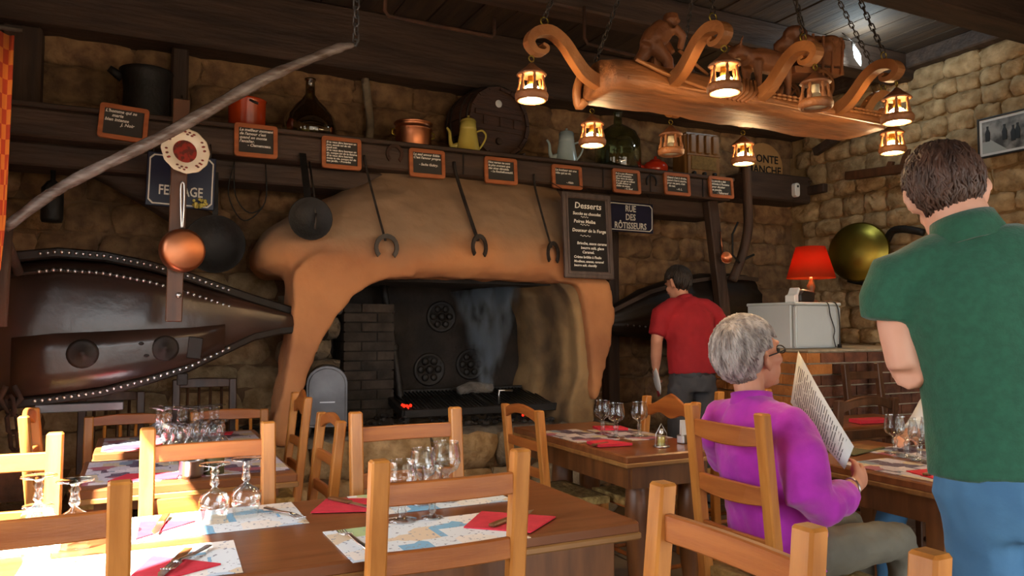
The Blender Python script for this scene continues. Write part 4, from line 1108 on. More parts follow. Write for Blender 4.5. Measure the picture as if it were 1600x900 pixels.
def scroll(p0, d):
    """S-shaped arm from p0 outwards along d, curling over at the tip; returns the hang point"""
    p0 = Vector(p0); d = Vector(d).normalized(); up = Vector((0, 0, 1))
    prof = [(-0.06, 0.02), (0.02, 0.02), (0.09, 0.055), (0.14, 0.12), (0.19, 0.195), (0.25, 0.235), (0.31, 0.215), (0.335, 0.165), (0.31, 0.125), (0.275, 0.125), (0.265, 0.15), (0.285, 0.163)]
    ks = 0.78 if abs(d.x) > 0.5 else 0.6
    path = smoothpath([p0 + d * a + up * (0.02 + (z - 0.02) * ks) for a, z in prof], 4)
    rad = lerpr([0.026, 0.026, 0.024, 0.022, 0.021, 0.02, 0.019, 0.016, 0.012, 0.009, 0.007, 0.005], 4)
    side = d.cross(up)
    b = B(); vs = []; fs = []; m_ = len(path)        # band-sawn board: flat cheeks, square edges
    for i in range(m_):
        tg = (Vector(path[min(i + 1, m_ - 1)]) - Vector(path[max(i - 1, 0)])).normalized(); nr = side.cross(tg).normalized()
        for a_, c_ in ((-1, -1), (1, -1), (1, 1), (-1, 1)): vs.append(Vector(path[i]) + nr * (a_ * rad[i]) + side * (c_ * 0.021))
    for i in range(m_ - 1):
        for k in range(4): fs.append((i * 4 + k, i * 4 + (k + 1) % 4, i * 4 + 4 + (k + 1) % 4, i * 4 + 4 + k))
    fs += [(3, 2, 1, 0), tuple((m_ - 1) * 4 + k for k in range(4))]
    b.add(vs, fs, False)
    arm = b.build('arm', 'carvedlight', ch, 0.005, 2)
    b = B()
    for i in range(6, 26, 2):
        b.ball(path[i] + up * 0.0 + (d * -0.6 + up).normalized() * (rad[i] * 0.95), 0.006, 6, 4)
    b.build('arm_beads', 'carved', arm)
    tip = p0 + d * 0.34 + up * 0.13
    b = B(); top = p0 + d * 0.27 + up * (0.02 + 0.215 * ks + 0.02)
    b.tube([top + Vector((0.016 * math.cos(a), 0, 0.016 + 0.016 * math.sin(a))) for a in [2 * PI * k / 10 for k in range(10)]], 0.003, 5, side=(0, 1, 0), closed=True)
    b.tube([top - up * 0.02, top], 0.003, 5)
    b.build('eye_bolt', 'brass', arm)
    return p0 + d * 0.325 + up * (0.085 if ks > 0.7 else 0.066), top + up * 0.03

# lantern, built once and copied
def lantern(on):
    t = thing('lantern', 'x', 'lantern', (0, 0, 0), 0, 'lanterns on the carved chandelier')
    b = B()
    b.tube([(0.011 * math.cos(a), 0, -0.012 + 0.011 * math.sin(a)) for a in [2 * PI * k / 10 for k in range(10)]], 0.0025, 5, side=(0, 1, 0), closed=True)
    b.tube([(0, 0, -0.022), (0, 0, -0.045)], 0.003, 5); b.build('hook', 'brass', t)
    B().lathe([(0, -0.026), (0.008, -0.03), (0.024, -0.046), (0.052, -0.068), (0.057, -0.074), (0.046, -0.08), (0, -0.08)], 20).build('cap', 'carveddark', t)
    for k in range(6):
        a = 2 * PI * k / 6 + 0.3; c, s_ = math.cos(a), math.sin(a)
        b = B(); b.lathe([(0.004, 0), (0.0065, 0.012), (0.0045, 0.022), (0.0055, 0.035), (0.010, 0.05), (0.009, 0.06), (0.005, 0.066)][::-1], 7, (0, 0, 0), (0, 0, -1))
        q = Matrix.Translation((0.043 * c, 0.043 * s_, -0.078)) @ Vector((0, 0, 1)).rotation_difference(Vector((-0.11 * c, -0.11 * s_, 1))).to_matrix().to_4x4()
        b.xf(q); b.build('spindle', 'carved', t)
    B().lathe([(0.046, -0.14), (0.058, -0.14), (0.063, -0.15), (0.061, -0.166), (0.054, -0.172), (0.046, -0.172), (0.046, -0.14)], 22).build('base_ring', 'carved', t)
    B().lathe([(0, -0.08), (0.014, -0.08), (0.016, -0.115), (0.0, -0.115)], 12).build('socket', 'brass' if on else 'bulboff', t)
    B().lathe([(0.014, -0.112), (0.026, -0.12), (0.040, -0.145), (0.043, -0.164), (0.0, -0.168)], 16).build('bulb', 'bulbglow' if on else 'bulboff', t)
    if on:
        l = bpy.data.lights.new('bulb_light', 'POINT'); l.energy = 3.2; l.color = (1.0, 0.68, 0.36); l.shadow_soft_size = 0.02
        lo = bpy.data.objects.new('bulb_light', l); COL.objects.link(lo); lo.location = (0, 0, -0.185); lo.parent = t
    return t
LN = {True: lantern(True), False: lantern(False)}
used = {True: False, False: False}
def hang(p, on, label):
    src = LN[on]
    if not used[on]:
        used[on] = True; src.location = p; src['label'] = label; return src
    return dup(src, p, random.uniform(-.6, .6), label)
arms = [((1.62, CY, 2.22), (-1, 0, 0), True, 'lit lantern at the left tip of the chandelier, highest of the left pair'),
        ((1.83, CY - 0.11, 2.22), (0, -1, 0), True, 'lit lantern under the tall scroll right of the carved man'),
        ((2.27, CY - 0.11, 2.22), (0, -1, 0), False, 'unlit lantern in front of the carved ox cart'),
        ((2.72, CY - 0.11, 2.22), (0, -1, 0), True, 'lit lantern under the rightmost front scroll, before the stone wall'),
        ((1.83, CY + 0.11, 2.22), (0, 1, 0), True, 'lit lantern hanging low beside the clear demijohn'),
        ((2.27, CY + 0.11, 2.22), (0, 1, 0), False, 'unlit lantern hanging below the trunk in front of the radio'),
        ((2.72, CY + 0.11, 2.22), (0, 1, 0), True, 'lit lantern hanging over the right end of the mantel beam'),
        ((2.93, CY, 2.22), (1, 0, 0), True, 'lit lantern hanging lowest at the right, next to the head of the man in green')]
tops = []
for p0, d, on, lab in arms:
    tip, top = scroll(p0, d)
    hang(tip, on, lab); tops.append(top)
# chains to the ceiling
for tp, q in ((tops[0], (1.85, 2.65, ZC)), (tops[1], (2.02, 2.4, ZC)), (tops[2], (2.35, 2.4, ZC)), (tops[3], (2.45, 2.4, ZC)), (Vector((1.6, CY + .1, 2.27)), (2.1, 2.6, ZC)), (Vector((2.95, CY + .1, 2.27)), (2.5, 2.6, ZC)), (tops[7], (2.55, 2.6, ZC)), (tops[5], (2.3, 2.6, ZC))):
    b = B(); b.chain(tp, q, 0.036, 0.017, 0.0028); b.build('chain', 'iron', ch)

# carved bending man
cf = B()
X0, Z0 = 1.84, 2.31
def T_(pts, r, **k): cf.tube([(X0 + x, CY + y, Z0 + z) for x, y, z in pts], r, 9, **k)
T_([(-0.075, 0.03, 0.0), (-0.04, 0.03, 0.06), (0.0, 0.02, 0.115)], [0.02, 0.024, 0.034])
T_([(0.06, -0.04, -0.01), (0.055, -0.035, 0.055), (0.005, -0.015, 0.115)], [0.02, 0.024, 0.036])
T_([(-0.02, 0, 0.11), (0.01, 0, 0.15), (0.055, 0, 0.19), (0.085, 0, 0.205)], [0.04, 0.05, 0.052, 0.03])
T_([(0.08, -0.045, 0.195), (0.115, -0.055, 0.16), (0.12, -0.03, 0.115)], [0.02, 0.018, 0.014])
T_([(0.08, 0.045, 0.195), (0.115, 0.05, 0.16), (0.13, 0.03, 0.12)], [0.02, 0.018, 0.014])
cf.ball((X0 + 0.098, CY, Z0 + 0.222), (0.03, 0.03, 0.034), 10, 8); cf.lathe([(0.042, 0), (0.032, 0.012), (0.03, 0.03), (0, 0.034)], 12, (X0 + 0.098, CY, Z0 + 0.236))
T_([(0.06, -0.03, -0.02), (0.1, -0.04, -0.02)], [0.018, 0.014])
fuse(cf, 'carved_man', 'carveddark', ch, 0.007, 3)
b = B(); b.tube([(X0 + .115, CY - .03, Z0 + .11), (X0 + .26, CY - .03, Z0 + .03)], 0.008, 6); b.prism([(X0 - 0.005, Z0 - .02), (X0 + .05, Z0 - .02), (X0 + .05, Z0 + .07), (X0 + 0.01, Z0 + .075)], CY - 0.01, CY + 0.07); b.build('carved_tool', 'carved', ch)
# carved ox and cart
cf = B(); X0, Z0 = 2.47, 2.31
T_([(-0.14, 0, 0.15), (-0.06, 0, 0.15), (0.02, 0, 0.15), (0.1, 0, 0.15)], [0.04, 0.055, 0.055, 0.045])
for x in (-0.1, 0.07):
    for y in (-0.035, 0.035): T_([(x, y, 0.13), (x + .005, y, 0.06), (x, y, -0.01)], [0.024, 0.016, 0.016])
T_([(-0.12, 0, 0.16), (-0.18, 0, 0.17), (-0.22, 0, 0.14)], [0.035, 0.033, 0.02])
T_([(-0.18, -0.02, 0.19), (-0.2, -0.06, 0.22)], [0.009, 0.004]); T_([(-0.18, 0.02, 0.19), (-0.2, 0.06, 0.22)], [0.009, 0.004])
fuse(cf, 'carved_ox', 'carveddark', ch, 0.007, 3)
b = B()
b.bar((X0 + 0.08, CY, Z0 + 0.11), (X0 + 0.38, CY, Z0 + 0.14), 0.15, 0.03, (0, 1, 0))
for y in (-0.07, 0.07): b.bar((X0 + 0.1, CY + y, Z0 + 0.19), (X0 + 0.36, CY + y, Z0 + 0.21), 0.02, 0.1, (0, 1, 0))
for k in range(5):
    for y in (-0.082, 0.082): b.bar((X0 + 0.12 + k * .058, CY + y, Z0 + 0.12), (X0 + 0.12 + k * .062, CY + y, Z0 + 0.28), 0.012, 0.012)
b.bar((X0 + .36, CY - .08, Z0 + .27), (X0 + .39, CY + .08, Z0 + .27), 0.02, 0.05)
b.build('carved_cart', 'carveddark', ch, 0.003)
for y in (-0.095, 0.095):
    b = B(); b.lathe([(0.05, -0.008), (0.065, -0.008), (0.065, 0.008), (0.05, 0.008), (0.05, -0.008)], 20, (X0 + 0.22, CY + y, Z0 + 0.055), (0, 1, 0))
    for k in range(4): b.bar((X0 + 0.22 + 0.055 * math.cos(k * PI / 4), CY + y, Z0 + 0.055 + 0.055 * math.sin(k * PI / 4)), (X0 + 0.22 - 0.055 * math.cos(k * PI / 4), CY + y, Z0 + 0.055 - 0.055 * math.sin(k * PI / 4)), 0.01, 0.01)
    b.build('cart_wheel', 'carved', ch)
cf = B()
random.seed(8)
for k in range(16): cf.ball((X0 + random.uniform(.1, .36), CY + random.uniform(-.06, .06), Z0 + 0.24 + random.uniform(-.02, .05)), (0.06, 0.05, 0.035), 8, 6)
fuse(cf, 'carved_hay', 'carveddark', ch, 0.01, 2)

# small bright halogen pendant under the ceiling, in the corner
t = thing('halogen_lamp', 'small brilliant white halogen lamp under the ceiling above the right of the chandelier', 'lamp', (4.78, 3.93, 3.31))
t.rotation_euler = (0, R(-18), R(-26))
B().tube([(0, 0, 0.12), (-0.05, 0, 0.2)], 0.004, 6).build('stem', 'iron', t)
B().lathe([(0.006, 0.12), (0.014, 0.1), (0.014, 0.085), (0.008, 0.08)], 10).build('cap', 'iron', t)
B().lathe([(0.003, 0.085), (0.014, 0.05), (0.022, 0.0), (0.012, -0.045), (0.002, -0.075)], 12).build('bulb', 'daylight', t)
l = bpy.data.lights.new('halogen_light', 'POINT'); l.energy = 5; l.color = (0.75, 0.93, 1.0); l.shadow_soft_size = 0.03
lo = bpy.data.objects.new('halogen_light', l); COL.objects.link(lo); lo.location = (0, -0.08, 0.0); lo.parent = t
# ------------------------------------------------------------------ tables
def table(name, label, x0, x1, y0, y1, style, zt=0.75, group=None):
    t = thing(name, label, 'table', ((x0 + x1) / 2, (y0 + y1) / 2, 0), 0, group)
    w, d = (x1 - x0) / 2, (y1 - y0) / 2
    B().box((-w, -d, zt - 0.034), (w, d, zt)).build('tabletop', 'tabletop', t, 0.006)
    b = B(); b.ring([(-w - .004, -d - .004), (w + .004, -d - .004), (w + .004, d + .004), (-w - .004, d + .004)], [(-w + .03, -d + .03), (w - .03, -d + .03), (w - .03, d - .03), (-w + .03, d - .03)], zt - 0.05, zt - 0.03)
    b.xf(Matrix(((1, 0, 0, 0), (0, 0, 1, 0), (0, 1, 0, 0), (0, 0, 0, 1)))); b.build('edge_moulding', 'tableedge', t, 0.004)
    if style == 'pedestal':
        B().lathe([(0.05, zt - 0.05), (0.06, zt - 0.1), (0.04, zt - 0.2), (0.055, 0.3), (0.04, 0.1), (0.05, 0.05)], 14).build('column', 'tableleg', t)
        B().box((-0.2, -0.05, 0), (0.2, 0.05, 0.06)).build('foot', 'tableleg', t, 0.01); B().box((-0.05, -0.2, 0), (0.05, 0.2, 0.055)).build('foot', 'tableleg', t, 0.01)
        B().box((-w + .06, -d + .06, zt - .09), (w - .06, d - .06, zt - .05)).build('apron', 'tableleg', t)
        return t
    b = B()
    a = 0.06
    for (p, q) in (((-w + a, -d + a), (w - a, -d + a)), ((-w + a, d - a), (w - a, d - a))): b.box((p[0], p[1] - .012, zt - .15), (q[0], q[1] + .012, zt - .05))
    for x in (-w + a, w - a): b.box((x - .012, -d + a, zt - .15), (x + .012, d - a, zt - .05))
    b.build('apron', 'tableleg', t)
    if style == 'square':
        for x in (-w + .09, w - .09):
            for y in (-d + .09, d - .09): B().box((x - .04, y - .04, 0), (x + .04, y + .04, zt - .05)).build('leg', 'tableleg', t, 0.006)
    elif style == 'turned':
        for x, y in ((-w + .14, -d + .12), (w - .1, -d + .12), (-w + .27, d - .07), (w - .1, d - .1)):
            B().lathe([(0.066, zt - 0.05), (0.07, zt - 0.12), (0.062, zt - 0.14), (0.042, zt - 0.155), (0.055, zt - 0.17), (0.06, zt - 0.3), (0.05, 0.25), (0.03, 0.1), (0.04, 0.0)], 16, (x, y, 0)).build('leg', 'tableleg', t)
    return t
table('dining_table', 'long dark polished dining table in the foreground laid with place mats', -0.62, 1.29, 1.82, 2.5, 'square')
table('dining_table', 'small dark table in front of the bellows, nearer of the two', -0.18, 0.555, 2.97, 3.6, 'pedestal')
table('dining_table', 'small dark table nearest the bellows, laid with the crowd of glasses', -0.16, 0.58, 3.8, 4.33, 'pedestal')
table('dining_table', 'dark table with turned legs in front of the hearth, laid with pink mats', 1.87, 2.40, 2.73, 3.82, 'turned')
table('dining_table', 'dark table at the right where the woman in magenta sits', 2.5, 3.2, 1.73, 2.62, 'square')
table('dining_table', 'small dark table in front of the brick counter', 3.45, 4.2, 2.98, 3.4, 'pedestal')

# ------------------------------------------------------------------ chairs; local frame: back at y 0, seat towards +y
def chair(name, label, loc, rz, H=1.0, W=0.345, D=0.40, style='flat', dark=False, group='rush-seated wooden chairs'):
    t = thing(name, label, 'chair', (loc[0], loc[1], 0), rz, group)
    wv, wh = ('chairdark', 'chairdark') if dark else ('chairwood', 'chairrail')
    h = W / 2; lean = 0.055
    def yb(z): return -lean * max(0, (z - 0.45) / 0.55)
    for s_ in (-1, 1):
        P_ = [(s_ * h, yb(z) - (0.02 if z == 0 else 0), z) for z in (0, 0.45, 0.7, H)]
        vs = []; fs = []
        b = B()
        for (x, y, z) in P_:
            for dx, dy in ((-.022, -.019), (.022, -.019), (.022, .019), (-.022, .019)): vs.append((x + dx, y + dy, z))
        for i in range(3):
            for k in range(4): fs.append((i * 4 + k, i * 4 + (k + 1) % 4, i * 4 + 4 + (k + 1) % 4, i * 4 + 4 + k))
        fs += [(3, 2, 1, 0), (12, 13, 14, 15)]
        b.add(vs, fs); b.build('back_post', wv, t, 0.005)
        B().bar((s_ * (h + 0.015), D - 0.02, 0), (s_ * (h + 0.015), D - 0.02, 0.45), 0.036, 0.036).build('leg', wv, t, 0.005)
        for z in (0.16, 0.3): B().tube([(s_ * (h + 0.002), 0, z), (s_ * (h + 0.012), D - .02, z)], 0.011, 7).build('stretcher', wh, t)
    for z in (0.2, 0.33): B().tube([(-h, D - .02, z), (h, D - .02, z)], 0.011, 7).build('stretcher', wh, t)
    B().tube([(-h, 0, 0.24), (h, 0, 0.24)], 0.011, 7).build('stretcher', wh, t)
    def rail(z0, z1, top=None, bot=None, th=0.018):
        nn = 14; out = []
        for k in range(nn + 1):
            u = -1 + 2 * k / nn; out.append((u * (h - 0.015), z1 + (top(u) if top else 0)))
        for k in range(nn, -1, -1):
            u = -1 + 2 * k / nn; out.append((u * (h - 0.015), z0 + (bot(u) if bot else 0)))
        b = B(); zm = (z0 + z1) / 2; b.prism(out, -th / 2, th / 2)
        for i, v in enumerate(b.v):   # gentle bow of the rail
            b.v[i] = Vector((v.x, v.y + yb(zm) - 0.012 * (1 - (v.x / h) ** 2), v.z))
        b.build('back_rail', wh, t, 0.003)
    if style == 'flat':
        for z1 in (H - 0.055, H - 0.215, H - 0.375): rail(z1 - 0.052, z1)
    elif style == 'curved':
        for z1 in (H - 0.05, H - 0.235, H - 0.40): rail(z1 - 0.055, z1, None, lambda u: -0.012 * (1 - u * u))
    elif style == 'arch':
        rail(H - 0.065, H - 0.015, lambda u: 0.03 * (1 - u * u), lambda u: 0.035 * (1 - u * u))
        for z1 in (H - 0.155, H - 0.285): rail(z1 - 0.045, z1)
    elif style == 'scallop':
        rail(H - 0.09, H - 0.02, lambda u: 0.022 * math.cos(u * PI * 1.0) + 0.02 * (1 - abs(u)) ** 2 * 1.2, lambda u: -0.012 * math.cos(u * PI * 2))
        for z1 in (H - 0.22, H - 0.34): rail(z1 - 0.045, z1)
    elif style == 'spindle':
        rail(H - 0.05, H - 0.005, lambda u: 0.012 * (1 - u * u))
        for k in range(4):
            x = (-0.6 + 0.4 * k) * h; B().tube([(x, yb(H - .05), H - .05), (x, 0.0, 0.47)], 0.009, 7).build('spindle', wv, t)
    # rush seat: four wrapped wedges meeting in the middle
    for q in range(4):
        b = B(); ou = [(-h - .02, -0.0), (h + .02, -0.0), (h + .035, D), (-h - .035, D)]; c = (0, D * 0.5)
        p, r_ = ou[q], ou[(q + 1) % 4]
        vs = []; fs = []; m_ = 6
        for k in range(m_ + 1):
            f_ = k / m_ * 0.97
            zz = 0.468 - 0.014 * f_ + (0.004 if k % 2 else 0)
            vs.append((p[0] + (c[0] - p[0]) * f_, p[1] + (c[1] - p[1]) * f_, zz)); vs.append((r_[0] + (c[0] - r_[0]) * f_, r_[1] + (c[1] - r_[1]) * f_, zz))
        for k in range(m_): fs.append((2 * k, 2 * k + 1, 2 * k + 3, 2 * k + 2))
        o_ = len(vs)
        vs += [(p[0], p[1], 0.435), (r_[0], r_[1], 0.435)]; fs.append((o_, o_ + 1, 1, 0))
        b.add(vs, fs, True); b.build('rush_seat', 'rush', t)
    b = B(); b.box((-h - .015, 0.005, 0.425), (h + .015, D - .005, 0.452)); b.build('seat_frame', wh, t)
    return t
chair('dining_chair', 'wooden chair with its back to the camera, front middle of the long table', (0.675, 1.755), 0, 1.0, 0.355)
chair('dining_chair', 'shaded brown chair back at the lower left corner, with its back to the camera', (-0.195, 1.745), 0)
chair('dining_chair', 'wooden chair across the long table, right one, in front of the hearth', (0.885, 2.63), PI, 1.0, 0.375)
chair('dining_chair', 'wooden chair across the long table, behind the two upturned wine glasses', (0.215, 2.57), PI, 0.99, 0.355)
chair('dining_chair', 'sun-bleached chair across the long table at the left edge', (-0.38, 2.57), PI, 0.99)
chair('dining_chair', 'nearest big chair at the lower right, two posts and a rail in view', (0.865, 1.04), PI / 2, 1.0, 0.36)
chair('dining_chair', 'chair of which one post shows at the bottom right, before the blue jeans', (0.905, 0.52), PI / 2)
chair('ladderback_chair', 'tall ladder-back chair the woman in magenta sits on', (1.81, 1.99), -PI / 2, 1.03, 0.34, 0.42, 'curved')
chair('dining_chair', 'chair with an arched top rail and rush seat, left of the turned-leg table', (1.775, 3.44), -PI / 2, 0.9, 0.37, 0.33, 'arch')
chair('dining_chair', 'chair with a scalloped top rail, right of the turned-leg table', (2.415, 3.2), PI / 2, 0.93, 0.40, 0.28, 'scallop')
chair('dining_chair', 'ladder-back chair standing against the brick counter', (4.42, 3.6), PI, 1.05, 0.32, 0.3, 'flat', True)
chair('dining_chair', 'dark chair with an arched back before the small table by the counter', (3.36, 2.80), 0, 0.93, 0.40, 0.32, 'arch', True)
chair('dining_chair', 'chair of which one post shows left of the magenta shoulder', (3.0, 3.3), 0, 0.95, 0.34, 0.3)
chair('dining_chair', 'chair with scalloped top right of the table nearest the bellows', (0.72, 4.05), PI / 2, 0.95, 0.34, 0.36, 'scallop')
chair('dining_chair', 'chair with arched top and open back by the foot of the clay leg', (0.70, 3.28), PI / 2, 0.92, 0.36, 0.36, 'arch')
chair('dining_chair', 'sunlit chair left of the two small tables', (-0.34, 3.72), -PI / 2, 0.95, 0.34, 0.34, 'arch')
chair('spindle_chair', 'low light spindle-back chair left, across the table nearest the bellows', (-0.03, 4.46), PI, 0.84, 0.36, 0.28, 'spindle')
chair('spindle_chair', 'low light spindle-back chair right, across the table nearest the bellows', (0.47, 4.46), PI, 0.84, 0.36, 0.28, 'spindle')
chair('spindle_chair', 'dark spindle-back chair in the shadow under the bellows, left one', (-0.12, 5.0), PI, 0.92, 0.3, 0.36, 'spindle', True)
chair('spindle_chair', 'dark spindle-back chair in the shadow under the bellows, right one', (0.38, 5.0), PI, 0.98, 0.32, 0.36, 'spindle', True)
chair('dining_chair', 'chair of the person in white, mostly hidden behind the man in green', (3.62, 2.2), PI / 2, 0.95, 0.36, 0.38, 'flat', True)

# ------------------------------------------------------------------ tableware
ZT = 0.751
def pmat(label, cx, cy, w, d, rz=0, key='mat_print', grp='printed place mats'):
    o = B().box((-w / 2, -d / 2, 0), (w / 2, d / 2, 0.0015)).build('place_mat', key)
    o.location = (cx, cy, ZT); o.rotation_euler = (0, 0, rz)
    tag(o, label, 'place mat', grp)
    return o
pmat('printed paper place mat under the two upturned wine glasses', 0.215, 2.345, 0.46, 0.28)
pmat('printed paper place mat seen through the front middle chair', 0.695, 1.945, 0.47, 0.30, R(1))
pmat('printed paper place mat at the far side, behind the upright glasses', 0.85, 2.345, 0.46, 0.28)
pmat('sunlit place mat at the near left of the long table', 0.0, 1.98, 0.46, 0.28, R(-2))
pmat('sunlit place mat at the far left of the long table', -0.36, 2.34, 0.40, 0.27)
pmat('printed mat on the nearer small table, left', -0.0, 3.3, 0.32, 0.5, 0, 'mat_print2')
pmat('printed mat on the nearer small table, right', 0.38, 3.3, 0.32, 0.5, 0, 'mat_print2')
pmat('printed mat on the table nearest the bellows, left', 0.03, 4.05, 0.32, 0.42, 0, 'mat_print2')
pmat('printed mat on the table nearest the bellows, right', 0.39, 4.05, 0.32, 0.42, 0, 'mat_print2')
pmat('pinkish printed mat at the left of the turned-leg table', 2.0, 3.36, 0.24, 0.42, 0, 'mat_print2')
pmat('pinkish printed mat at the right of the turned-leg table', 2.27, 3.3, 0.24, 0.42, 0, 'mat_print2')
pmat('printed mat at the near edge of the table of the woman in magenta', 2.68, 2.0, 0.28, 0.44, 0, 'mat_print2')
pmat('printed mat at the far side of the table of the woman in magenta', 3.03, 2.2, 0.28, 0.44, 0, 'mat_print2')
def fold(label, pts, z=0.004):
    b = B(); n = len(pts)
    vs = [(x, y, ZT + 0.0018) for x, y in pts] + [(x, y, ZT + 0.0018 + z) for x, y in pts]
    fs = [tuple(reversed(range(n))), tuple(range(n, 2 * n))] + [(k, (k + 1) % n, n + (k + 1) % n, n + k) for k in range(n)]
    b.add(vs, fs); o = b.build('paper_napkin', 'napkin'); tag(o, label, 'napkin', 'red paper napkins'); return o
fold('red folded napkin between the two mats across the long table', [(0.47, 2.31), (0.55, 2.465), (0.70, 2.40), (0.64, 2.25)])
fold('red triangular napkin on the near right mat of the long table', [(0.81, 1.96), (0.925, 2.10), (1.09, 1.95), (0.95, 1.835)])
fold('red triangular napkin beside the chair at the left, far side', [(0.01, 2.22), (0.02, 2.41), (0.16, 2.35)])
fold('red triangular napkin at the near left, lowest in the picture', [(0.0, 1.9), (0.045, 2.04), (0.185, 1.905), (0.06, 1.84)])
fold('red folded napkin on the nearer small table', [(-0.08, 3.08), (-0.02, 3.2), (0.16, 3.15), (0.14, 3.04)])
fold('red folded napkin on the near left of the table by the bellows', [(-0.12, 3.86), (-0.08, 3.98), (0.12, 3.96), (0.1, 3.85)])
fold('red folded napkin at the far right of the table by the bellows', [(0.30, 4.16), (0.31, 4.25), (0.46, 4.23), (0.44, 4.14)])
fold('red rectangular napkin at the near edge of the turned-leg table', [(1.895, 2.98), (1.90, 3.10), (2.02, 3.10), (2.06, 2.96)], 0.012)
fold('red rectangular napkin at the far side of the turned-leg table', [(2.2, 3.46), (2.22, 3.56), (2.36, 3.50), (2.34, 3.40)], 0.012)
fold('red napkin with cutlery on the table before the blue jeans', [(2.62, 1.98), (2.82, 1.96), (2.72, 1.83), (2.58, 1.84)])
fold('red napkin on the small table by the brick counter', [(3.66, 3.04), (3.68, 3.14), (3.9, 3.12), (3.88, 3.02)], 0.02)

# cutlery
def knife():
    t = thing('table_knife', 'x', 'knife', (0, 0, 0), 0, 'table knives')
    B().box((-0.011, -0.1, 0.0), (0.011, 0.0, 0.009)).build('handle', 'tableleg', t, 0.003)
    B().prism([(-0.010, 0.0), (0.009, 0.0), (0.010, 0.08), (-0.002, 0.12), (-0.010, 0.1)], 0.003, 0.0045).xf(Matrix(((1, 0, 0, 0), (0, 0, 1, 0), (0, 1, 0, 0), (0, 0, 0, 1)))).build('blade', 'steel', t)
    return t
def fork():
    t = thing('table_fork', 'x', 'fork', (0, 0, 0), 0, 'table forks')
    B().tube([(0, -0.11, 0.004), (0, -0.03, 0.006), (0, 0.03, 0.012), (0, 0.045, 0.010)], [(0.010, 0.0035), (0.007, 0.003), (0.005, 0.003), (0.011, 0.002)], 8).build('handle', 'steel', t)
    for k in range(4): B().tube([(-0.0105 + .007 * k, 0.042, 0.010), (-0.0105 + .007 * k, 0.075, 0.006), (-0.0105 + .007 * k, 0.095, 0.010)], 0.0018, 5).build('tine', 'steel', t)
    return t
KN, FK = knife(), fork()
def place(src, x, y, rz, lab, state={}):
    k = src.name
    if k not in state:
        state[k] = 1; src.location = (x, y, ZT + 0.006); src.rotation_euler = (0, 0, rz); src['label'] = lab; return
    dup(src, (x, y, ZT + 0.006), rz, lab)
place(FK, 0.505, 1.94, R(8), 'steel fork on the near mat, left of the front middle chair')
place(FK, 0.395, 2.3, R(200), 'steel fork on the mat with the upturned wine glasses')
place(FK, 1.0, 2.36, R(170), 'steel fork at the far right mat of the long table')
place(KN, 0.60, 2.36, R(205), 'dark-handled knife on the napkin across the long table')
place(KN, 0.96, 1.97, R(-60), 'dark-handled knife on the near right napkin of the long table')
place(KN, 0.07, 2.34, R(170), 'knife on the napkin beside the left chair')
place(KN, 0.09, 1.95, R(160), 'knife at the near left napkin, lowest in the picture')
place(KN, 1.97, 3.03, R(-75), 'knife on the near red napkin of the turned-leg table')
place(KN, 2.69, 1.9, R(-80), 'knife on the red napkin before the blue jeans')
place(FK, 0.115, 1.96, R(150), 'fork at the near left napkin, lowest in the picture')

# stemmed glasses
def glass(kind):
    t = thing('wine_glass', 'x', 'glass', (0, 0, 0), 0, 'stemmed glasses')
    if kind == 'wine':
        pr = [(0.0, 0.0), (0.037, 0.0), (0.038, 0.003), (0.012, 0.008), (0.007, 0.014), (0.012, 0.022), (0.008, 0.030), (0.011, 0.045), (0.012, 0.052), (0.006, 0.06), (0.012, 0.067), (0.03, 0.078), (0.037, 0.095), (0.036, 0.115), (0.031, 0.14), (0.032, 0.147)]
    else:
        pr = [(0.0, 0.0), (0.031, 0.0), (0.032, 0.003), (0.012, 0.008), (0.007, 0.014), (0.013, 0.022), (0.009, 0.032), (0.012, 0.045), (0.007, 0.055), (0.02, 0.066), (0.031, 0.085), (0.030, 0.105), (0.027, 0.12), (0.031, 0.145)]
    j = next(i for i, (r, z) in enumerate(pr) if z > 0.058)
    B().lathe(pr[:j + 1], 14).build('stem_and_foot', 'glass', t)
    B().lathe(pr[j:], 18, flute=0.035, nfl=9).build('bowl', 'glass', t)
    return t
GL = {'wine': glass('wine'), 'water': glass('water')}
gu = {}
def putglass(k, x, y, lab, inv=False, s_=1.0, z=ZT + 0.002):
    src = GL[k]
    if k not in gu: gu[k] = 1; o = src; o['label'] = lab
    else: o = dup(src, (0, 0, 0), 0, lab)
    o.scale = (s_, s_, s_)
    o.location = (x, y, z + (0.1475 * s_ if inv else 0)); o.rotation_euler = (PI if inv else 0, 0, random.uniform(0, 1))
putglass('wine', 0.206, 2.33, 'upturned wine glass on the far mat of the long table, left of the pair', True, 1.1)
putglass('wine', 0.294, 2.36, 'upturned wine glass on the far mat of the long table, right of the pair', True, 1.12)
putglass('wine', -0.217, 2.32, 'upturned wine glass in the glare at the left edge', True, 1.12)
putglass('wine', -0.13, 2.22, 'upturned wine glass in the glare beside the shaded chair post', True, 1.12)
putglass('water', -0.19, 2.03, 'upturned glass in the glare behind the shaded chair back', True)
putglass('wine', 0.684, 2.112, 'upright glass behind the front middle chair, leftmost foot', False, 1.14)
putglass('water', 0.771, 2.102, 'upright small glass behind the front middle chair, right foot', False, 1.0)
putglass('wine', 0.807, 2.289, 'upright glass at the back of the group behind the front middle chair', False, 1.14)
putglass('wine', 0.889, 2.298, 'upright tallest glass at the right of the group behind the front middle chair', False, 1.24)
cl = [(0.12, 3.97), (0.19, 3.95), (0.26, 3.94), (0.33, 3.95), (0.15, 4.04), (0.22, 4.03), (0.29, 4.02), (0.36, 4.03), (0.10, 4.05)]
pos = ['front left', 'front, second from left', 'front, third from left', 'front right', 'back left', 'back, second from left', 'back, third from left', 'back right', 'outer left']
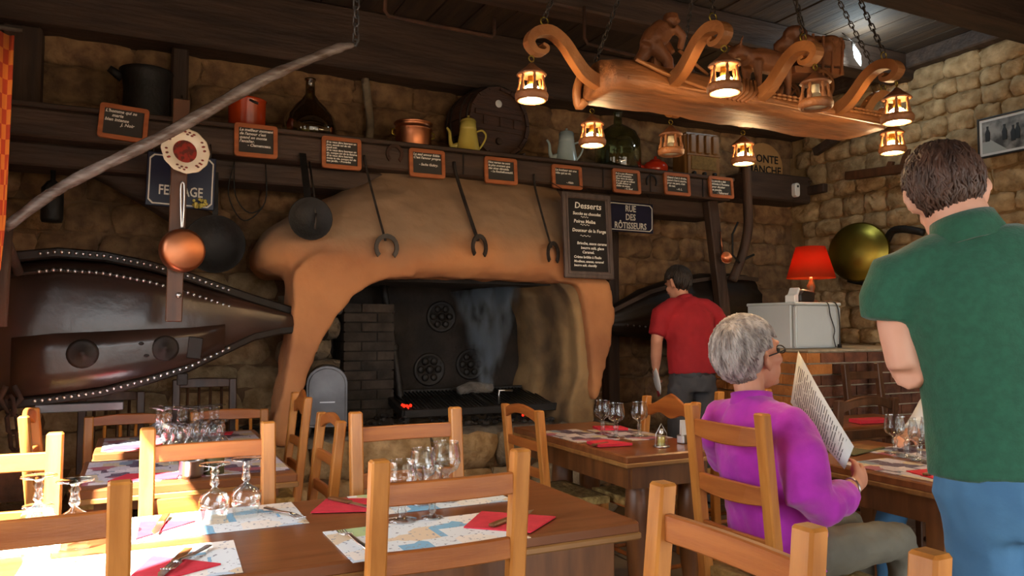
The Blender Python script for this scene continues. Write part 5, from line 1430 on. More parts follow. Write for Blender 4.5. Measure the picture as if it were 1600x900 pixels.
for (x, y), p in zip(cl, pos): putglass('wine', x, y, p + ' upturned glass in the crowd on the table nearest the bellows', True, 1.12)
cl2 = [(0.14, 3.4), (0.2, 3.38), (0.26, 3.42), (0.32, 3.4)]
for (x, y), p in zip(cl2, ['first', 'second', 'third', 'fourth']): putglass('water', x, y, p + ' from the left of the upturned glasses on the nearer small table', True, 1.1)
putglass('wine', 2.13, 3.2, 'fluted stemmed glass on the turned-leg table, front left', False, 1.15)
putglass('wine', 2.27, 3.2, 'fluted stemmed glass on the turned-leg table, right', False, 1.15)
putglass('wine', 2.15, 3.35, 'fluted stemmed glass on the turned-leg table, back left', False, 1.15)
for (x, y), p in zip([(2.95, 2.28), (2.92, 2.2), (2.89, 2.12), (2.86, 2.04), (3.02, 2.16)], ['leftmost', 'second', 'third', 'fourth', 'rear']): putglass('wine', x, y, p + ' glass in the row on the table before the man in green', False, 1.12)

# condiments
t = thing('cruet_set', 'clear cruet with a steel cap in a wire handle on the turned-leg table', 'cruet', (2.163, 2.88, ZT))
B().lathe([(0, 0), (0.02, 0), (0.021, 0.05), (0.012, 0.062)], 14).build('jar', 'glass', t); B().lathe([(0, 0.002), (0.017, 0.002), (0.017, 0.046), (0, 0.046)], 12).build('mustard', 'yellowenamel', t)
B().lathe([(0.013, 0.06), (0.014, 0.075), (0.008, 0.082), (0, 0.082)], 12).build('cap', 'steel', t)
b = B(); b.tube([(-0.035, 0, 0.004), (-0.03, 0, 0.06), (0, 0, 0.105), (0.03, 0, 0.06), (0.035, 0, 0.004)], 0.002, 5); b.lathe([(0, 0), (0.038, 0), (0.038, 0.006), (0, 0.006)], 16); b.build('wire_stand', 'steel', t)
t = thing('menu_card_holder', 'steel holder with folded white papers on the turned-leg table beside the purple sleeve', 'holder', (2.33, 2.93, ZT), R(20))
B().box((-0.03, -0.02, 0), (0.03, 0.02, 0.04)).build('holder', 'steel', t, 0.004)
for k in range(4): B().bar((-0.01 + .006 * k, -0.012 + .008 * k, 0.005), (-0.02 + .012 * k, -0.014 + .009 * k, 0.105), 0.05, 0.002).build('paper', 'paper', t)
t = thing('steel_pot', 'small polished steel pot on the nearer small table', 'pot', (0.19, 3.06, ZT)); B().lathe([(0, 0), (0.035, 0), (0.042, 0.015), (0.042, 0.06), (0.046, 0.064), (0.04, 0.062), (0.038, 0.02), (0, 0.01)], 18).build('body', 'steel', t); B().tube([(0.04, 0, 0.05), (0.06, 0, 0.045), (0.06, 0, 0.02), (0.042, 0, 0.015)], 0.003, 5).build('handle', 'steel', t)
t = thing('mustard_jar', 'dull brass-coloured lidded jar beside the steel pot', 'jar', (0.27, 3.09, ZT)); B().lathe([(0, 0), (0.036, 0), (0.036, 0.06), (0.03, 0.066), (0, 0.066)], 16).build('body', 'olive', t); B().lathe([(0.032, 0.066), (0.032, 0.076), (0, 0.078)], 14).build('lid', 'brass', t)
t = thing('menu_folder', 'olive menu folder lying open on the table of the woman in magenta', 'menu', (2.86, 2.45, ZT + 0.002), R(15))
B().box((-0.15, -0.1, 0), (0.0, 0.1, 0.006)).build('cover', 'olive', t, 0.002); B().box((0.005, -0.1, 0), (0.15, 0.1, 0.006)).build('cover', 'olive', t, 0.002); B().box((0.02, -0.09, 0.006), (0.14, 0.09, 0.008)).build('sheet', 'tableedge', t)
# ------------------------------------------------------------------ brick counter with fridge and lamp
bc = thing('brick_counter', 'low counter faced with brown bricks in front of the right stone wall', 'counter', (0, 0, 0))
B().box((4.06, 3.78, 0), (XR - 0.02, 4.75, 1.125)).build('core', 'brickmortar', bc)
B().box((4.03, 3.755, 1.127), (XR - 0.02, 4.78, 1.142)).build('counter_slab', 'brickmortar', bc, 0.003)
bm1 = B().box((-.5, -.5, -.5), (.5, .5, .5)).mesh('brick', 'brick', 0.02); bm2 = B().box((-.5, -.5, -.5), (.5, .5, .5)).mesh('brick', 'brick_lit', 0.02)  # second brick has the light on the counter's left end in its colour
for k in range(14):
    z = 1.125 - 0.0375 - k * 0.0765
    x = 4.045
    first = 0.215 if k % 2 else 0.103
    while x < XR - 0.03:
        w = first if x < 4.1 else 0.215
        if x + w > XR - 0.02: w = XR - 0.02 - x
        if w > 0.04: obj('brick', bm2 if (x < 4.1 and k in (0, 1)) else bm1, bc, (x + w / 2, 3.785, z), 0, (w, 0.05 + random.uniform(-.004, .004), 0.0655))
        x += w + 0.011
    y = 3.76 if k % 2 == 0 else 3.76
    ys = 3.77
    while ys < 4.74:
        w = (0.103 if (k % 2 and ys < 3.8) else 0.215); w = min(w, 4.75 - ys)
        if w > 0.04: obj('brick', bm2, bc, (4.06, ys + w / 2, z), 0, (0.05, w, 0.0655))
        ys += w + 0.011
fr = thing('small_fridge', 'small white fridge standing on the brick counter under the red lamp', 'fridge', (4.19, 4.02, 1.143))
B().box((0, 0.035, 0), (0.45, 0.47, 0.325)).build('cabinet', 'fridge', fr, 0.008, 2)
B().box((0.005, -0.012, 0.004), (0.45, 0.028, 0.305)).build('door', 'fridge', fr, 0.01, 2)
B().box((0.01, 0.028, 0.004), (0.445, 0.035, 0.305)).build('door_seal', 'fridgeseal', fr)
B().box((-0.006, -0.014, 0.308), (0.456, 0.475, 0.33)).build('top_panel', 'fridge', fr, 0.006)
b = B()
b.tube(smoothpath([(4.5, 4.1, 1.48), (4.49, 3.995, 1.47), (4.51, 3.99, 1.38), (4.55, 3.99, 1.28), (4.54, 3.99, 1.22), (4.56, 3.99, 1.15)], 4), 0.004, 5)
tag(b.build('power_cord', 'black'), 'thin kinked black cord hanging down the fridge door, left one', 'cord')
b = B(); b.tube(smoothpath([(4.55, 4.1, 1.48), (4.57, 3.995, 1.47), (4.6, 3.99, 1.35), (4.6, 3.99, 1.16)], 4), 0.005, 5); b.box((4.59, 3.98, 1.145), (4.61, 4.0, 1.17))
tag(b.build('power_cord', 'black'), 'straight black cord with a plug hanging down the fridge door, right one', 'cord')
lp = thing('table_lamp', 'table lamp with a glowing red shade and turned wooden base on the fridge', 'lamp', (4.52, 4.17, 1.474))
B().lathe([(0, 0), (0.05, 0), (0.05, 0.012), (0.025, 0.025), (0.018, 0.05), (0.035, 0.07), (0.02, 0.09), (0.03, 0.11), (0.032, 0.13), (0.02, 0.15), (0.012, 0.17), (0.012, 0.2), (0, 0.2)], 18).build('base', 'tableleg', lp)
ls = B(); ls.lathe([(0.175, 0.185), (0.105, 0.42)], 36); o = ls.build('shade', 'lampshade', lp); o.modifiers.new('t', 'SOLIDIFY').thickness = 0.0015
m = MT['lampshade']; nt = m.node_tree; N, L = nt.nodes, nt.links
tl = N.new('ShaderNodeBsdfTranslucent'); tl.inputs[0].default_value = srgb('#b83a1c'); df = N.new('ShaderNodeBsdfDiffuse'); df.inputs[0].default_value = srgb('#b03a20')
mx = N.new('ShaderNodeMixShader'); mx.inputs[0].default_value = 0.3; L.new(df.outputs[0], mx.inputs[1]); L.new(tl.outputs[0], mx.inputs[2]); L.new(mx.outputs[0], N['Material Output'].inputs['Surface'])
B().lathe([(0.0, 0.2), (0.02, 0.21), (0.03, 0.25), (0.02, 0.29), (0, 0.3)], 14).build('bulb', 'bulbglow', lp)
l = bpy.data.lights.new('lamp_light', 'POINT'); l.energy = 4; l.color = (1, 0.78, 0.45); l.shadow_soft_size = 0.03
lo = bpy.data.objects.new('lamp_light', l); COL.objects.link(lo); lo.location = (0, 0, 0.315); lo.parent = lp
t = thing('card_terminal', 'white and black card terminal lying on the fridge beside the lamp', 'terminal', (4.25, 4.12, 1.474), R(10))
B().prism([(0, 0), (0.05, 0), (0.05, 0.05), (0.075, 0.1), (0.06, 0.11), (0.03, 0.06), (0, 0.05)], -0.04, 0.04).build('cradle', 'white', t, 0.004)
B().prism([(0.06, 0.0), (0.24, 0.0), (0.25, 0.085), (0.1, 0.1), (0.055, 0.06)], -0.05, 0.05).build('handset', 'black', t, 0.012)
# ------------------------------------------------------------------ things on the right wall
t = thing('brass_tray', 'big round brass dish hanging tilted on the stone wall beside the lamp', 'dish', (5.36, 4.45, 1.92))
t.rotation_euler = (R(8), 0, 0)
b = B(); b.lathe([(0, 0.05), (0.12, 0.045), (0.2, 0.02), (0.245, -0.02), (0.25, -0.022), (0.2, 0.012), (0, 0.04)], 40, (0, 0, 0), (-0.9, -0.32, 0.12)); b.build('bowl', 'brass', t)
b = B(); b.tube(smoothpath([(0.14, -0.35, -0.27), (0.12, 0.0, -0.265), (0.1, 0.15, -0.25)], 4), 0.018, 8); b.build('lip_bracket', 'blackiron', t)
t = thing('wall_bracket', 'dark iron hook bracket half hidden behind the green shoulder', 'bracket', (5.5, 4.2, 2.03))
B().tube(smoothpath([(0.0, 0.08, -0.03), (-0.03, 0.0, 0.04), (-0.03, -0.12, 0.04), (0, -0.25, 0.0)], 4), 0.03, 8).build('arm', 'blackiron', t)
t = thing('jointer_plane', 'long old wooden jointer plane fixed to the stone wall', 'plane', (5.47, 4.3, 2.57))
t.rotation_euler = (R(4), 0, 0)
B().box((-0.035, -0.32, -0.035), (0.035, 0.33, 0.035)).build('body', 'chairdark', t, 0.005)
B().prism([(-0.30, 0.03), (-0.18, 0.03), (-0.2, 0.1), (-0.24, 0.15), (-0.27, 0.15), (-0.25, 0.09)], -0.012, 0.012).xf(Matrix.Rotation(R(90), 4, 'Z')).build('tote', 'chairdark', t, 0.004)
B().prism([(-0.11, 0.03), (-0.06, 0.03), (-0.08, 0.075), (-0.12, 0.07)], -0.02, 0.02).xf(Matrix.Rotation(R(90), 4, 'Z')).build('wedge', 'chairdark', t, 0.003)
t = thing('moulding_plane', 'short dark wooden plane fixed to the wall near the corner', 'plane', (5.48, 5.02, 2.54))
B().box((-0.03, -0.15, -0.045), (0.03, 0.15, 0.03)).build('body', 'oldpost', t, 0.006)
B().bar((0, 0.1, 0.02), (0, 0.02, 0.08), 0.03, 0.02).build('wedge', 'oldpost', t)
b = B(); b.bar((5.5, 5.0, 2.88), (5.5, 4.65, 2.99), 0.05, 0.07)
tag(b.build('timber_peg', 'oldbeam'), 'slanting dark timber stick in the stone wall under the right end of the chandelier', 'timber')
t = thing('motion_sensor', 'small white motion sensor on the dark timber block in the corner', 'sensor', (5.28, 5.03, 2.52))
B().prism(rrect(0.06, 0.125, 0.026, 5), -0.03, 0.02).build('case', 'white', t, 0.006); B().ball((0, -0.032, 0.03), (0.011, 0.006, 0.011), 8, 6).build('eye', 'black', t)
# framed photograph
t = thing('framed_photograph', 'framed black and white photograph of figures by a road on the right wall', 'picture', (5.49, 3.3, 2.66))
t.rotation_euler = (0, 0, R(-90))
B().ring([(-.19, -.145), (.19, -.145), (.19, .145), (-.19, .145)], [(-.178, -.133), (.178, -.133), (.178, .133), (-.178, .133)], -0.015, 0.01).build('frame', 'black', t, 0.002)
B().ring([(-.178, -.133), (.178, -.133), (.178, .133), (-.178, .133)], [(-.16, -.115), (.16, -.115), (.16, .115), (-.16, .115)], -0.006, 0.0).build('mount', 'paper', t)
mk('photograph', '#9a9a98', '#4a4a4a', rough=0.3, scale=9, contrast=(0.4, 0.6))
B().box((-.162, -0.003, -.117), (.162, 0.002, .117)).build('print', 'photograph', t)
b = B()
b.prism([(-.16, -.115), (.02, -.115), (-.1, -.02), (-.16, -.03)], -0.005, -0.0032); b.build('printed_road', 'fridgeseal', t)
for x, z in ((-0.12, 0.03), (0.0, 0.02), (0.06, 0.0), (0.09, 0.01)): B().prism([(x - .015, z - .06), (x + .015, z - .06), (x + .018, z), (x + .006, z + .03), (x + .008, z + .05), (x - .008, z + .05), (x - .006, z + .03), (x - .018, z)], -0.006, -0.0032).build('printed_figure', 'black', t)
# stone corbel blocks at the foot of the right wall are hidden by the counter
# ------------------------------------------------------------------ people
def RX(ax, deg): return Matrix.Rotation(R(deg), 4, ax)
def head(b, M4, s_=1.0):
    """head facing +y in its own frame"""
    o = len(b.v)
    b.ball((0, -0.012, 0.03), (0.074 * s_, 0.094 * s_, 0.098 * s_), 16, 12)
    b.ball((0, 0.03, -0.045), (0.058 * s_, 0.062 * s_, 0.07 * s_), 14, 10)
    b.ball((0, 0.07, -0.098), (0.024, 0.02, 0.018), 10, 8)
    b.tube([(0, 0.078, 0.03), (0, 0.098, 0.0), (0, 0.106, -0.018), (0, 0.085, -0.028)], [0.010, 0.013, 0.017, 0.012], 8)
    b.ball((0, 0.078, 0.045), (0.05, 0.018, 0.012), 10, 6)
    b.ball((0, 0.084, -0.055), (0.024, 0.012, 0.007), 8, 6); b.ball((0, 0.083, -0.067), (0.022, 0.012, 0.008), 8, 6)
    for x in (-1, 1):
        b.ball((x * 0.045, 0.055, -0.01), (0.022, 0.025, 0.022), 8, 6)
        b.tube([(x * 0.076, -0.02, 0.028), (x * 0.088, -0.028, 0.03), (x * 0.09, -0.03, 0.0), (x * 0.08, -0.012, -0.028), (x * 0.074, -0.006, -0.02)], [0.009, 0.011, 0.011, 0.009, 0.006], 7)
        b.ball((x * 0.078, -0.014, 0.0), (0.008, 0.016, 0.026), 8, 6)
    b.xf(M4, o)
def eyes(M4, parent):
    for x in (-1, 1):
        b = B(); b.ball((x * 0.032, 0.073, 0.018), (0.013, 0.012, 0.0085), 8, 6); b.ball((x * 0.032, 0.084, 0.018), (0.005, 0.003, 0.006), 8, 5)
        b.xf(M4); b.build('eye', 'black', parent)
def hair(M4, parent, key, seed, lo=2.0, n=240, thick=0.011, wild=0.25, face=0.045, R0=(0.082, 0.102, 0.104), hang=0.03, vol=0.03):
    rnd = random.Random(seed); b = B()
    c = Vector((0, -0.02, 0.035))
    crown = Vector((0.1, -0.45, 0.9)).normalized(); e1 = crown.orthogonal().normalized(); e2 = crown.cross(e1)
    def pt(al, ph, r):
        d = crown * math.cos(al) + (e1 * math.cos(ph) + e2 * math.sin(ph)) * math.sin(al)
        return c + Vector((d.x * R0[0], d.y * R0[1], d.z * R0[2])) * r
    b.ball(c + Vector((0, -0.02, -0.005)), (R0[0] * 0.98, R0[1] * 0.83, R0[2] * 0.9), 16, 12); b.ball(c + Vector((0, 0.004, 0.03)), (R0[0] * 0.92, R0[1] * 0.9, R0[2] * 0.72), 16, 12)
    k = 0; tries = 0
    while k < n and tries < n * 6:
        tries += 1
        a0 = rnd.uniform(0.0, lo - 0.45); ph = rnd.uniform(0, 2 * PI)
        ln = rnd.uniform(0.6, 1.1)
        pts = []
        for i in range(6):
            al = a0 + ln * i / 5; p = pt(al, ph + wild * (i / 5) * rnd.uniform(-1, 1) * 0.5, 1.0 + 0.055 * math.sin(PI * i / 5) + rnd.uniform(-.01, vol))
            if p.y > face and p.z < 0.075 - 0.3 * (p.y - face): break
            if abs(p.x) > 0.06 and -0.045 < p.y and p.z < 0.035: break
            if p.z < -0.075 - hang: break
            pts.append(p)
        if len(pts) < 3: continue
        m_ = len(pts)
        b.tube(pts, [(thick * (0.55 + 0.45 * math.sin(PI * (i + 0.6) / m_)) * (0.35 if i == m_ - 1 else 1), thick * 0.5) for i in range(m_)], 6, side=(rnd.uniform(-1, 1), rnd.uniform(-1, 1), 0.2)); k += 1
    b.xf(M4); return b.build('hair', key, parent)
def hand(b, wrist, d, palm, side, curl=35, s_=1.0):
    """palm and five fingers; d: pointing direction, palm: palm normal, side: towards the thumb"""
    w = Vector(wrist); d = Vector(d).normalized(); pn = Vector(palm); pn = (pn - d * pn.dot(d)).normalized(); sd = d.cross(pn)
    if sd.dot(Vector(side)) < 0: sd = -sd
    b.tube([w, w + d * 0.03 * s_, w + d * 0.085 * s_], [(0.028 * s_, 0.018 * s_), (0.037 * s_, 0.017 * s_), (0.038 * s_, 0.013 * s_)], 10, side=sd)
    for i, (off, L_) in enumerate(((0.029, 0.068), (0.010, 0.078), (-0.010, 0.073), (-0.028, 0.056))):
        p = w + d * 0.08 * s_ + sd * off * s_; pts = [p]; a = 0
        for q, f_ in enumerate((0.45, 0.32, 0.23)):
            a += R(curl * (0.7 + 0.3 * q)); p = p + (d * math.cos(a) + pn * math.sin(a)) * L_ * f_ * s_; pts.append(p)
        b.tube(pts, [0.0095 * s_, 0.009 * s_, 0.008 * s_, 0.0065 * s_], 7)
    p = w + d * 0.03 * s_ + sd * 0.028 * s_
    b.tube([p, p + (sd * 0.7 + d * 0.6 + pn * 0.3).normalized() * 0.035 * s_, p + (sd * 0.55 + d * 0.9 + pn * 0.6).normalized() * 0.06 * s_, p + (sd * 0.4 + d * 1.0 + pn * 0.8).normalized() * 0.08 * s_], [0.013 * s_, 0.012 * s_, 0.010 * s_, 0.007 * s_], 7)

# --- man in the green polo, seen from behind
g = thing('person', 'person in a dark green polo shirt and blue jeans standing with back to the camera', 'person', (1.69, 1.013, 0), R(-42))
HM = Matrix.Translation((-0.108, 0.045, 1.585)) @ RX('Z', -8) @ RX('Y', -9) @ RX('X', -24) @ Matrix.Scale(0.9, 4)
b = B(); head(b, HM, 1.06)
b.tube([(-0.07, -0.005, 1.44), (-0.085, 0.0, 1.52), (-0.112, 0.03, 1.6)], [0.07, 0.06, 0.06], 12)
b.tube([(0, 0, 0.95), (-0.02, 0, 1.15), (-0.05, 0, 1.4), (-0.06, 0, 1.48)], [(0.14, 0.1), (0.14, 0.1), (0.16, 0.1), (0.09, 0.07)], 14)
b.tube([(-0.225, 0, 1.40), (-0.222, 0.0, 1.30), (-0.212, -0.005, 1.205)], [0.05, 0.045, 0.038], 12)
b.tube([(-0.212, -0.01, 1.20), (-0.12, 0.1, 1.21), (-0.03, 0.22, 1.24)], [0.041, 0.04, 0.028], 12)
hand(b, (-0.03, 0.22, 1.24), (0.8, 1, 0.1), (0, 0.2, 1), (-1, 0, 0), 30)
b.tube([(0.12, 0, 1.40), (0.14, 0.0, 1.30), (0.15, 0.0, 1.2)], [0.05, 0.045, 0.038], 12)
b.tube([(0.15, -0.01, 1.20), (0.11, 0.12, 1.21), (0.04, 0.25, 1.26)], [0.041, 0.04, 0.028], 12)
hand(b, (0.04, 0.25, 1.26), (-0.5, 1, -0.1), (-0.4, 0, -1), (0, 1, 0), 45)
for x in (-0.062, 0.075):
    b.tube([(x, 0, 0.95), (x, 0.01, 0.5), (x, -0.01, 0.1)], [0.055, 0.045, 0.035], 10)
fuse(b, 'body', 'skinpale', g, 0.009, 3); eyes(HM, g)
hair(HM, g, 'hairbrown', 5, 2.15, 1500, 0.0055, 0.55, 0.05, (0.083, 0.096, 0.1), 0.0, 0.1)
b = B()
b.tube([(0.0, 0, 0.985), (-0.005, 0, 1.08), (-0.015, 0, 1.2), (-0.035, 0, 1.32), (-0.05, 0, 1.40), (-0.06, 0, 1.465), (-0.07, 0, 1.5)], [(0.172, 0.128), (0.17, 0.127), (0.172, 0.128), (0.188, 0.128), (0.195, 0.118), (0.15, 0.095), (0.085, 0.075)], 22)
for sx, x1, x2 in ((-1, -0.228, -0.24), (1, 0.115, 0.135)):
    b.tube([(-0.065, 0, 1.475), ((x1 - 0.065) / 2, 0, 1.45), (x1, 0, 1.405), (x2, 0, 1.36), (x2 - 0.002, 0.0, 1.31)], [(0.06, 0.075), (0.055, 0.075), (0.062, 0.07), (0.062, 0.066), (0.06, 0.063)], 14)
fuse(b, 'polo_shirt', 'polo_green', g, 0.010, 5, (0.014, 0.12))
b = B(); cc = Vector((-0.082, 0.003, 1.505))
for q in range(2):
    b.lathe([(0.083 - 0.006 * q, -0.03), (0.07 - 0.004 * q, 0.015), (0.065, 0.034 - 0.003 * q)], 24, cc, (-0.22, 0.18, 1))
o = b.build('collar', 'polo_green', g); o.modifiers.new('t', 'SOLIDIFY').thickness = 0.006
b = B()
b.tube([(0, 0, 1.01), (0.0, 0, 0.94), (0.0, -0.005, 0.86)], [(0.158, 0.118), (0.165, 0.125), (0.14, 0.12)], 18)
for x, xo in ((-0.07, -0.075), (0.075, 0.08)):
    b.tube([(x, 0, 0.92), (xo + (0.012 if x < 0 else 0), 0.0, 0.76), (xo + 0.01, 0.01, 0.5), (xo + 0.01, -0.01, 0.1)], [(0.082, 0.1), (0.07, 0.09), (0.062, 0.07), (0.06, 0.065)], 14)
fuse(b, 'jeans', 'jeans', g, 0.010, 4, (0.012, 0.07))
for x in (-0.065, 0.09):
    b = B(); b.tube([(x, -0.06, 0.04), (x, 0.06, 0.045), (x, 0.16, 0.03)], [(0.04, 0.045), (0.045, 0.04), (0.03, 0.025)], 10); b.build('shoe', 'black', g)
npd = thing('order_pad', 'small white order pad held in front of the person in the green polo', 'notepad', (1.95, 1.24, 1.27), R(-26))
B().box((-0.05, -0.07, 0), (0.05, 0.07, 0.012)).build('pad', 'paper', npd)

# --- man in red by the hearth
r = thing('person', 'person in a red shirt and grey trousers standing by the hearth, back to the camera', 'person', (3.54, 4.36, 0), R(-14))
HM = Matrix.Translation((-0.035, 0.13, 1.60)) @ RX('Z', 22) @ RX('X', -22)
b = B(); head(b, HM)
b.tube([(-0.01, 0.05, 1.42), (-0.02, 0.09, 1.5), (-0.03, 0.12, 1.57)], [0.065, 0.056, 0.056], 12)
b.tube([(0, -0.02, 0.95), (0.0, 0, 1.15), (0.0, 0.04, 1.4)], [(0.13, 0.09), (0.13, 0.09), (0.15, 0.09)], 14)
b.tube([(-0.2, 0.04, 1.40), (-0.235, 0.02, 1.27), (-0.25, 0.02, 1.2), (-0.235, 0.07, 1.08), (-0.225, 0.1, 1.0)], [0.05, 0.047, 0.043, 0.04, 0.028], 12)
hand(b, (-0.225, 0.1, 1.0), (0.15, 0.35, -1), (1, 0.2, 0), (0, 1, 0), 45)
b.tube([(0.2, 0.04, 1.40), (0.30, 0.07, 1.27), (0.33, 0.10, 1.2), (0.28, 0.24, 1.15), (0.2, 0.33, 1.12)], [0.05, 0.047, 0.043, 0.04, 0.028], 12)
hand(b, (0.2, 0.33, 1.12), (-0.6, 0.8, 0), (0, 0, -1), (-1, 0, 0), 40)
for x in (-0.09, 0.09): b.tube([(x, 0, 0.9), (x, 0.01, 0.5), (x, -0.01, 0.1)], [0.07, 0.045, 0.035], 10)
fuse(b, 'body', 'skin', r, 0.010, 3); eyes(HM, r)
hair(HM, r, 'hairdark', 9, 2.0, 500, 0.007, 0.2, 0.05, (0.082, 0.1, 0.102), 0.0)
b = B()
b.tube([(0, -0.02, 0.965), (0.0, -0.015, 1.1), (0.0, 0.01, 1.25), (0.0, 0.035, 1.38), (-0.005, 0.05, 1.46), (-0.01, 0.06, 1.49)], [(0.178, 0.128), (0.175, 0.125), (0.178, 0.128), (0.19, 0.12), (0.13, 0.09), (0.075, 0.07)], 20)
for s_, e in ((-1, (-0.25, 0.02, 1.235)), (1, (0.315, 0.075, 1.235))):
    b.tube([(0, 0.05, 1.44), (s_ * 0.13, 0.045, 1.435), (s_ * 0.2, 0.04, 1.39), e], [(0.07, 0.08), (0.062, 0.075), (0.07, 0.072), (0.064, 0.064)], 14)
fuse(b, 'red_shirt', 'shirt_red', r, 0.011, 4, (0.02, 0.08))
b = B(); b.lathe([(0.07, -0.01), (0.062, 0.03)], 20, (-0.012, 0.065, 1.485), (-0.05, 0.4, 1)); o = b.build('collar', 'shirt_red', r); o.modifiers.new('t', 'SOLIDIFY').thickness = 0.006
b = B(); b.tube([(0, -0.02, 1.0), (0, -0.02, 0.93), (0, -0.02, 0.84)], [(0.162, 0.115), (0.175, 0.13), (0.16, 0.125)], 18)
for x in (-0.09, 0.09): b.tube([(x, -0.015, 0.88), (x * 1.1, 0.0, 0.5), (x * 1.1, -0.02, 0.07)], [(0.09, 0.105), (0.075, 0.08), (0.068, 0.075)], 14)
fuse(b, 'trousers', 'trousersgrey', r, 0.011, 4, (0.02, 0.07))
b = B(); b.lathe([(0.168, -0.02), (0.17, 0.0), (0.166, 0.02)], 28, (0, 0, 0)); b.xf(Matrix.Translation((0, -0.02, 0.965)) @ Matrix.Diagonal((1, 0.73, 1, 1))); b.build('belt', 'black', r)
for x in (-0.1, 0.1):
    b = B(); b.tube([(x, -0.07, 0.035), (x, 0.06, 0.04), (x, 0.16, 0.028)], [(0.042, 0.035), (0.045, 0.036), (0.032, 0.025)], 10); b.build('shoe', 'black', r)
pt = thing('held_plate', 'white plate and red cloth held at the side of the person in the red shirt', 'plate', (3.345, 4.52, 0.91)); pt.rotation_euler = (R(80), 0, R(65))
B().lathe([(0, 0), (0.06, 0.0), (0.1, 0.012), (0.102, 0.016), (0.06, 0.006), (0, 0.006)], 24).build('plate', 'white', pt)
B().prism([(-0.03, -0.1), (0.03, -0.12), (0.04, 0.06), (-0.02, 0.06)], -0.012, -0.004).xf(RX('X', -90)).build('cloth', 'shirt_red', pt)

# --- woman in magenta at the right table
WL = Vector((1.99, 2.0, 0))
wm = thing('person', 'person with short grey hair in a magenta fleece sitting and reading a menu', 'person', tuple(WL))
def sh(b): return b.xf(Matrix.Translation(-WL))
HM = Matrix.Translation((1.985, 2.09, 1.185)) @ RX('Z', -92) @ RX('X', 12) @ RX('Y', 4)
b = B(); head(b, HM, 1.0)
b.tube([(1.93, 2.05, 0.98), (1.935, 2.065, 1.06), (1.945, 2.09, 1.14)], [0.062, 0.052, 0.055], 12)
b.tube([(2.0, 2.0, 0.53), (1.95, 2.01, 0.75), (1.94, 2.03, 0.95)], [(0.12, 0.09), (0.12, 0.08), (0.13, 0.08)], 14, side=(0, 1, 0))
b.tube([(1.93, 1.84, 0.94), (1.89, 1.765, 0.75), (2.05, 1.79, 0.755), (2.15, 1.815, 0.775)], [0.045, 0.04, 0.036, 0.028], 12)
hand(b, (2.15, 1.815, 0.775), (1, 0.35, 0.25), (0.2, 0.9, 0.1), (0, 0, 1), 48)
b.tube([(1.93, 2.23, 0.95), (2.02, 2.3, 0.8), (2.2, 2.2, 0.87), (2.255, 2.15, 0.9)], [0.045, 0.04, 0.034, 0.028], 12)
hand(b, (2.25, 2.155, 0.9), (0.4, -0.5, 0.5), (0.5, -0.3, -0.3), (0, 0, 1), 40)
for y in (1.895, 2.1): b.tube([(2.0, y, 0.55), (2.42, y, 0.55), (2.48, y, 0.45), (2.5, y, 0.1)], [0.05, 0.045, 0.04, 0.03], 10, side=(0, 1, 0))
sh(b); fuse(b, 'body', 'skin', wm, 0.008, 3)
HL = Matrix.Translation(-WL) @ HM; eyes(HL, wm)
hair(Matrix.Translation((-0.028, 0, 0.004)) @ HL, wm, 'hairgrey', 12, 2.35, 1600, 0.0055, 0.3, 0.035, (0.094, 0.114, 0.114), 0.035, 0.07)
b = B()
b.tube([(2.0, 2.0, 0.50), (1.98, 2.0, 0.62), (1.95, 2.01, 0.76), (1.935, 2.02, 0.88), (1.93, 2.035, 0.97), (1.93, 2.05, 1.02), (1.935, 2.06, 1.055)], [(0.185, 0.14), (0.18, 0.135), (0.175, 0.13), (0.185, 0.125), (0.17, 0.11), (0.1, 0.08), (0.06, 0.06)], 22, side=(0, 1, 0))
b.tube([(1.93, 2.0, 0.985), (1.93, 1.88, 0.965), (1.92, 1.825, 0.9), (1.89, 1.765, 0.76), (1.93, 1.76, 0.735), (2.03, 1.785, 0.745), (2.10, 1.80, 0.76)], [0.07, 0.078, 0.082, 0.072, 0.068, 0.058, 0.048], 14)
b.tube([(1.93, 2.06, 0.985), (1.93, 2.2, 0.965), (1.95, 2.25, 0.9), (2.02, 2.3, 0.8), (2.1, 2.26, 0.81), (2.18, 2.21, 0.86)], [0.07, 0.075, 0.078, 0.068, 0.056, 0.046], 14)
sh(b); fuse(b, 'fleece', 'fleece', wm, 0.010, 4, (0.022, 0.09))
b = B(); b.lathe([(0.08, -0.03), (0.07, 0.01), (0.071, 0.022)], 22, Vector((1.937, 2.06, 1.045)) - WL, (0.12, 0.2, 1)); o = b.build('collar', 'fleece', wm); o.modifiers.new('t', 'SOLIDIFY').thickness = 0.008
b = B(); b.tube([(1.95, 2.0, 0.53), (2.03, 2.0, 0.54), (2.08, 2.0, 0.54)], [(0.175, 0.07), (0.18, 0.085), (0.17, 0.08)], 16, side=(0, 1, 0))
for y in (1.895, 2.105): b.tube([(2.02, y, 0.54), (2.25, y - .01, 0.55), (2.44, y - .01, 0.545), (2.49, y, 0.45), (2.5, y, 0.1)], [(0.09, 0.08), (0.085, 0.075), (0.07, 0.066), (0.062, 0.062), (0.055, 0.055)], 14, side=(0, 1, 0))
sh(b); fuse(b, 'trousers', 'trousersolive', wm, 0.011, 4, (0.02, 0.08))
for y in (1.9, 2.1):
    b = B(); b.tube([(2.46, y, 0.04), (2.58, y, 0.04), (2.68, y, 0.028)], [0.042, 0.04, 0.026], 10); sh(b); b.build('shoe', 'black', wm)
b = B()
b.tube([(2.0, 0.0, 0.0)] if False else [(2.125 + 0.0 * k, 1.808 + 0.032 * math.cos(2 * PI * k / 14), 0.768 + 0.032 * math.sin(2 * PI * k / 14)) for k in range(14)], 0.004, 5, side=(1, 0, 0), closed=True); sh(b); b.build('bracelet', 'steel', wm)
b = B()
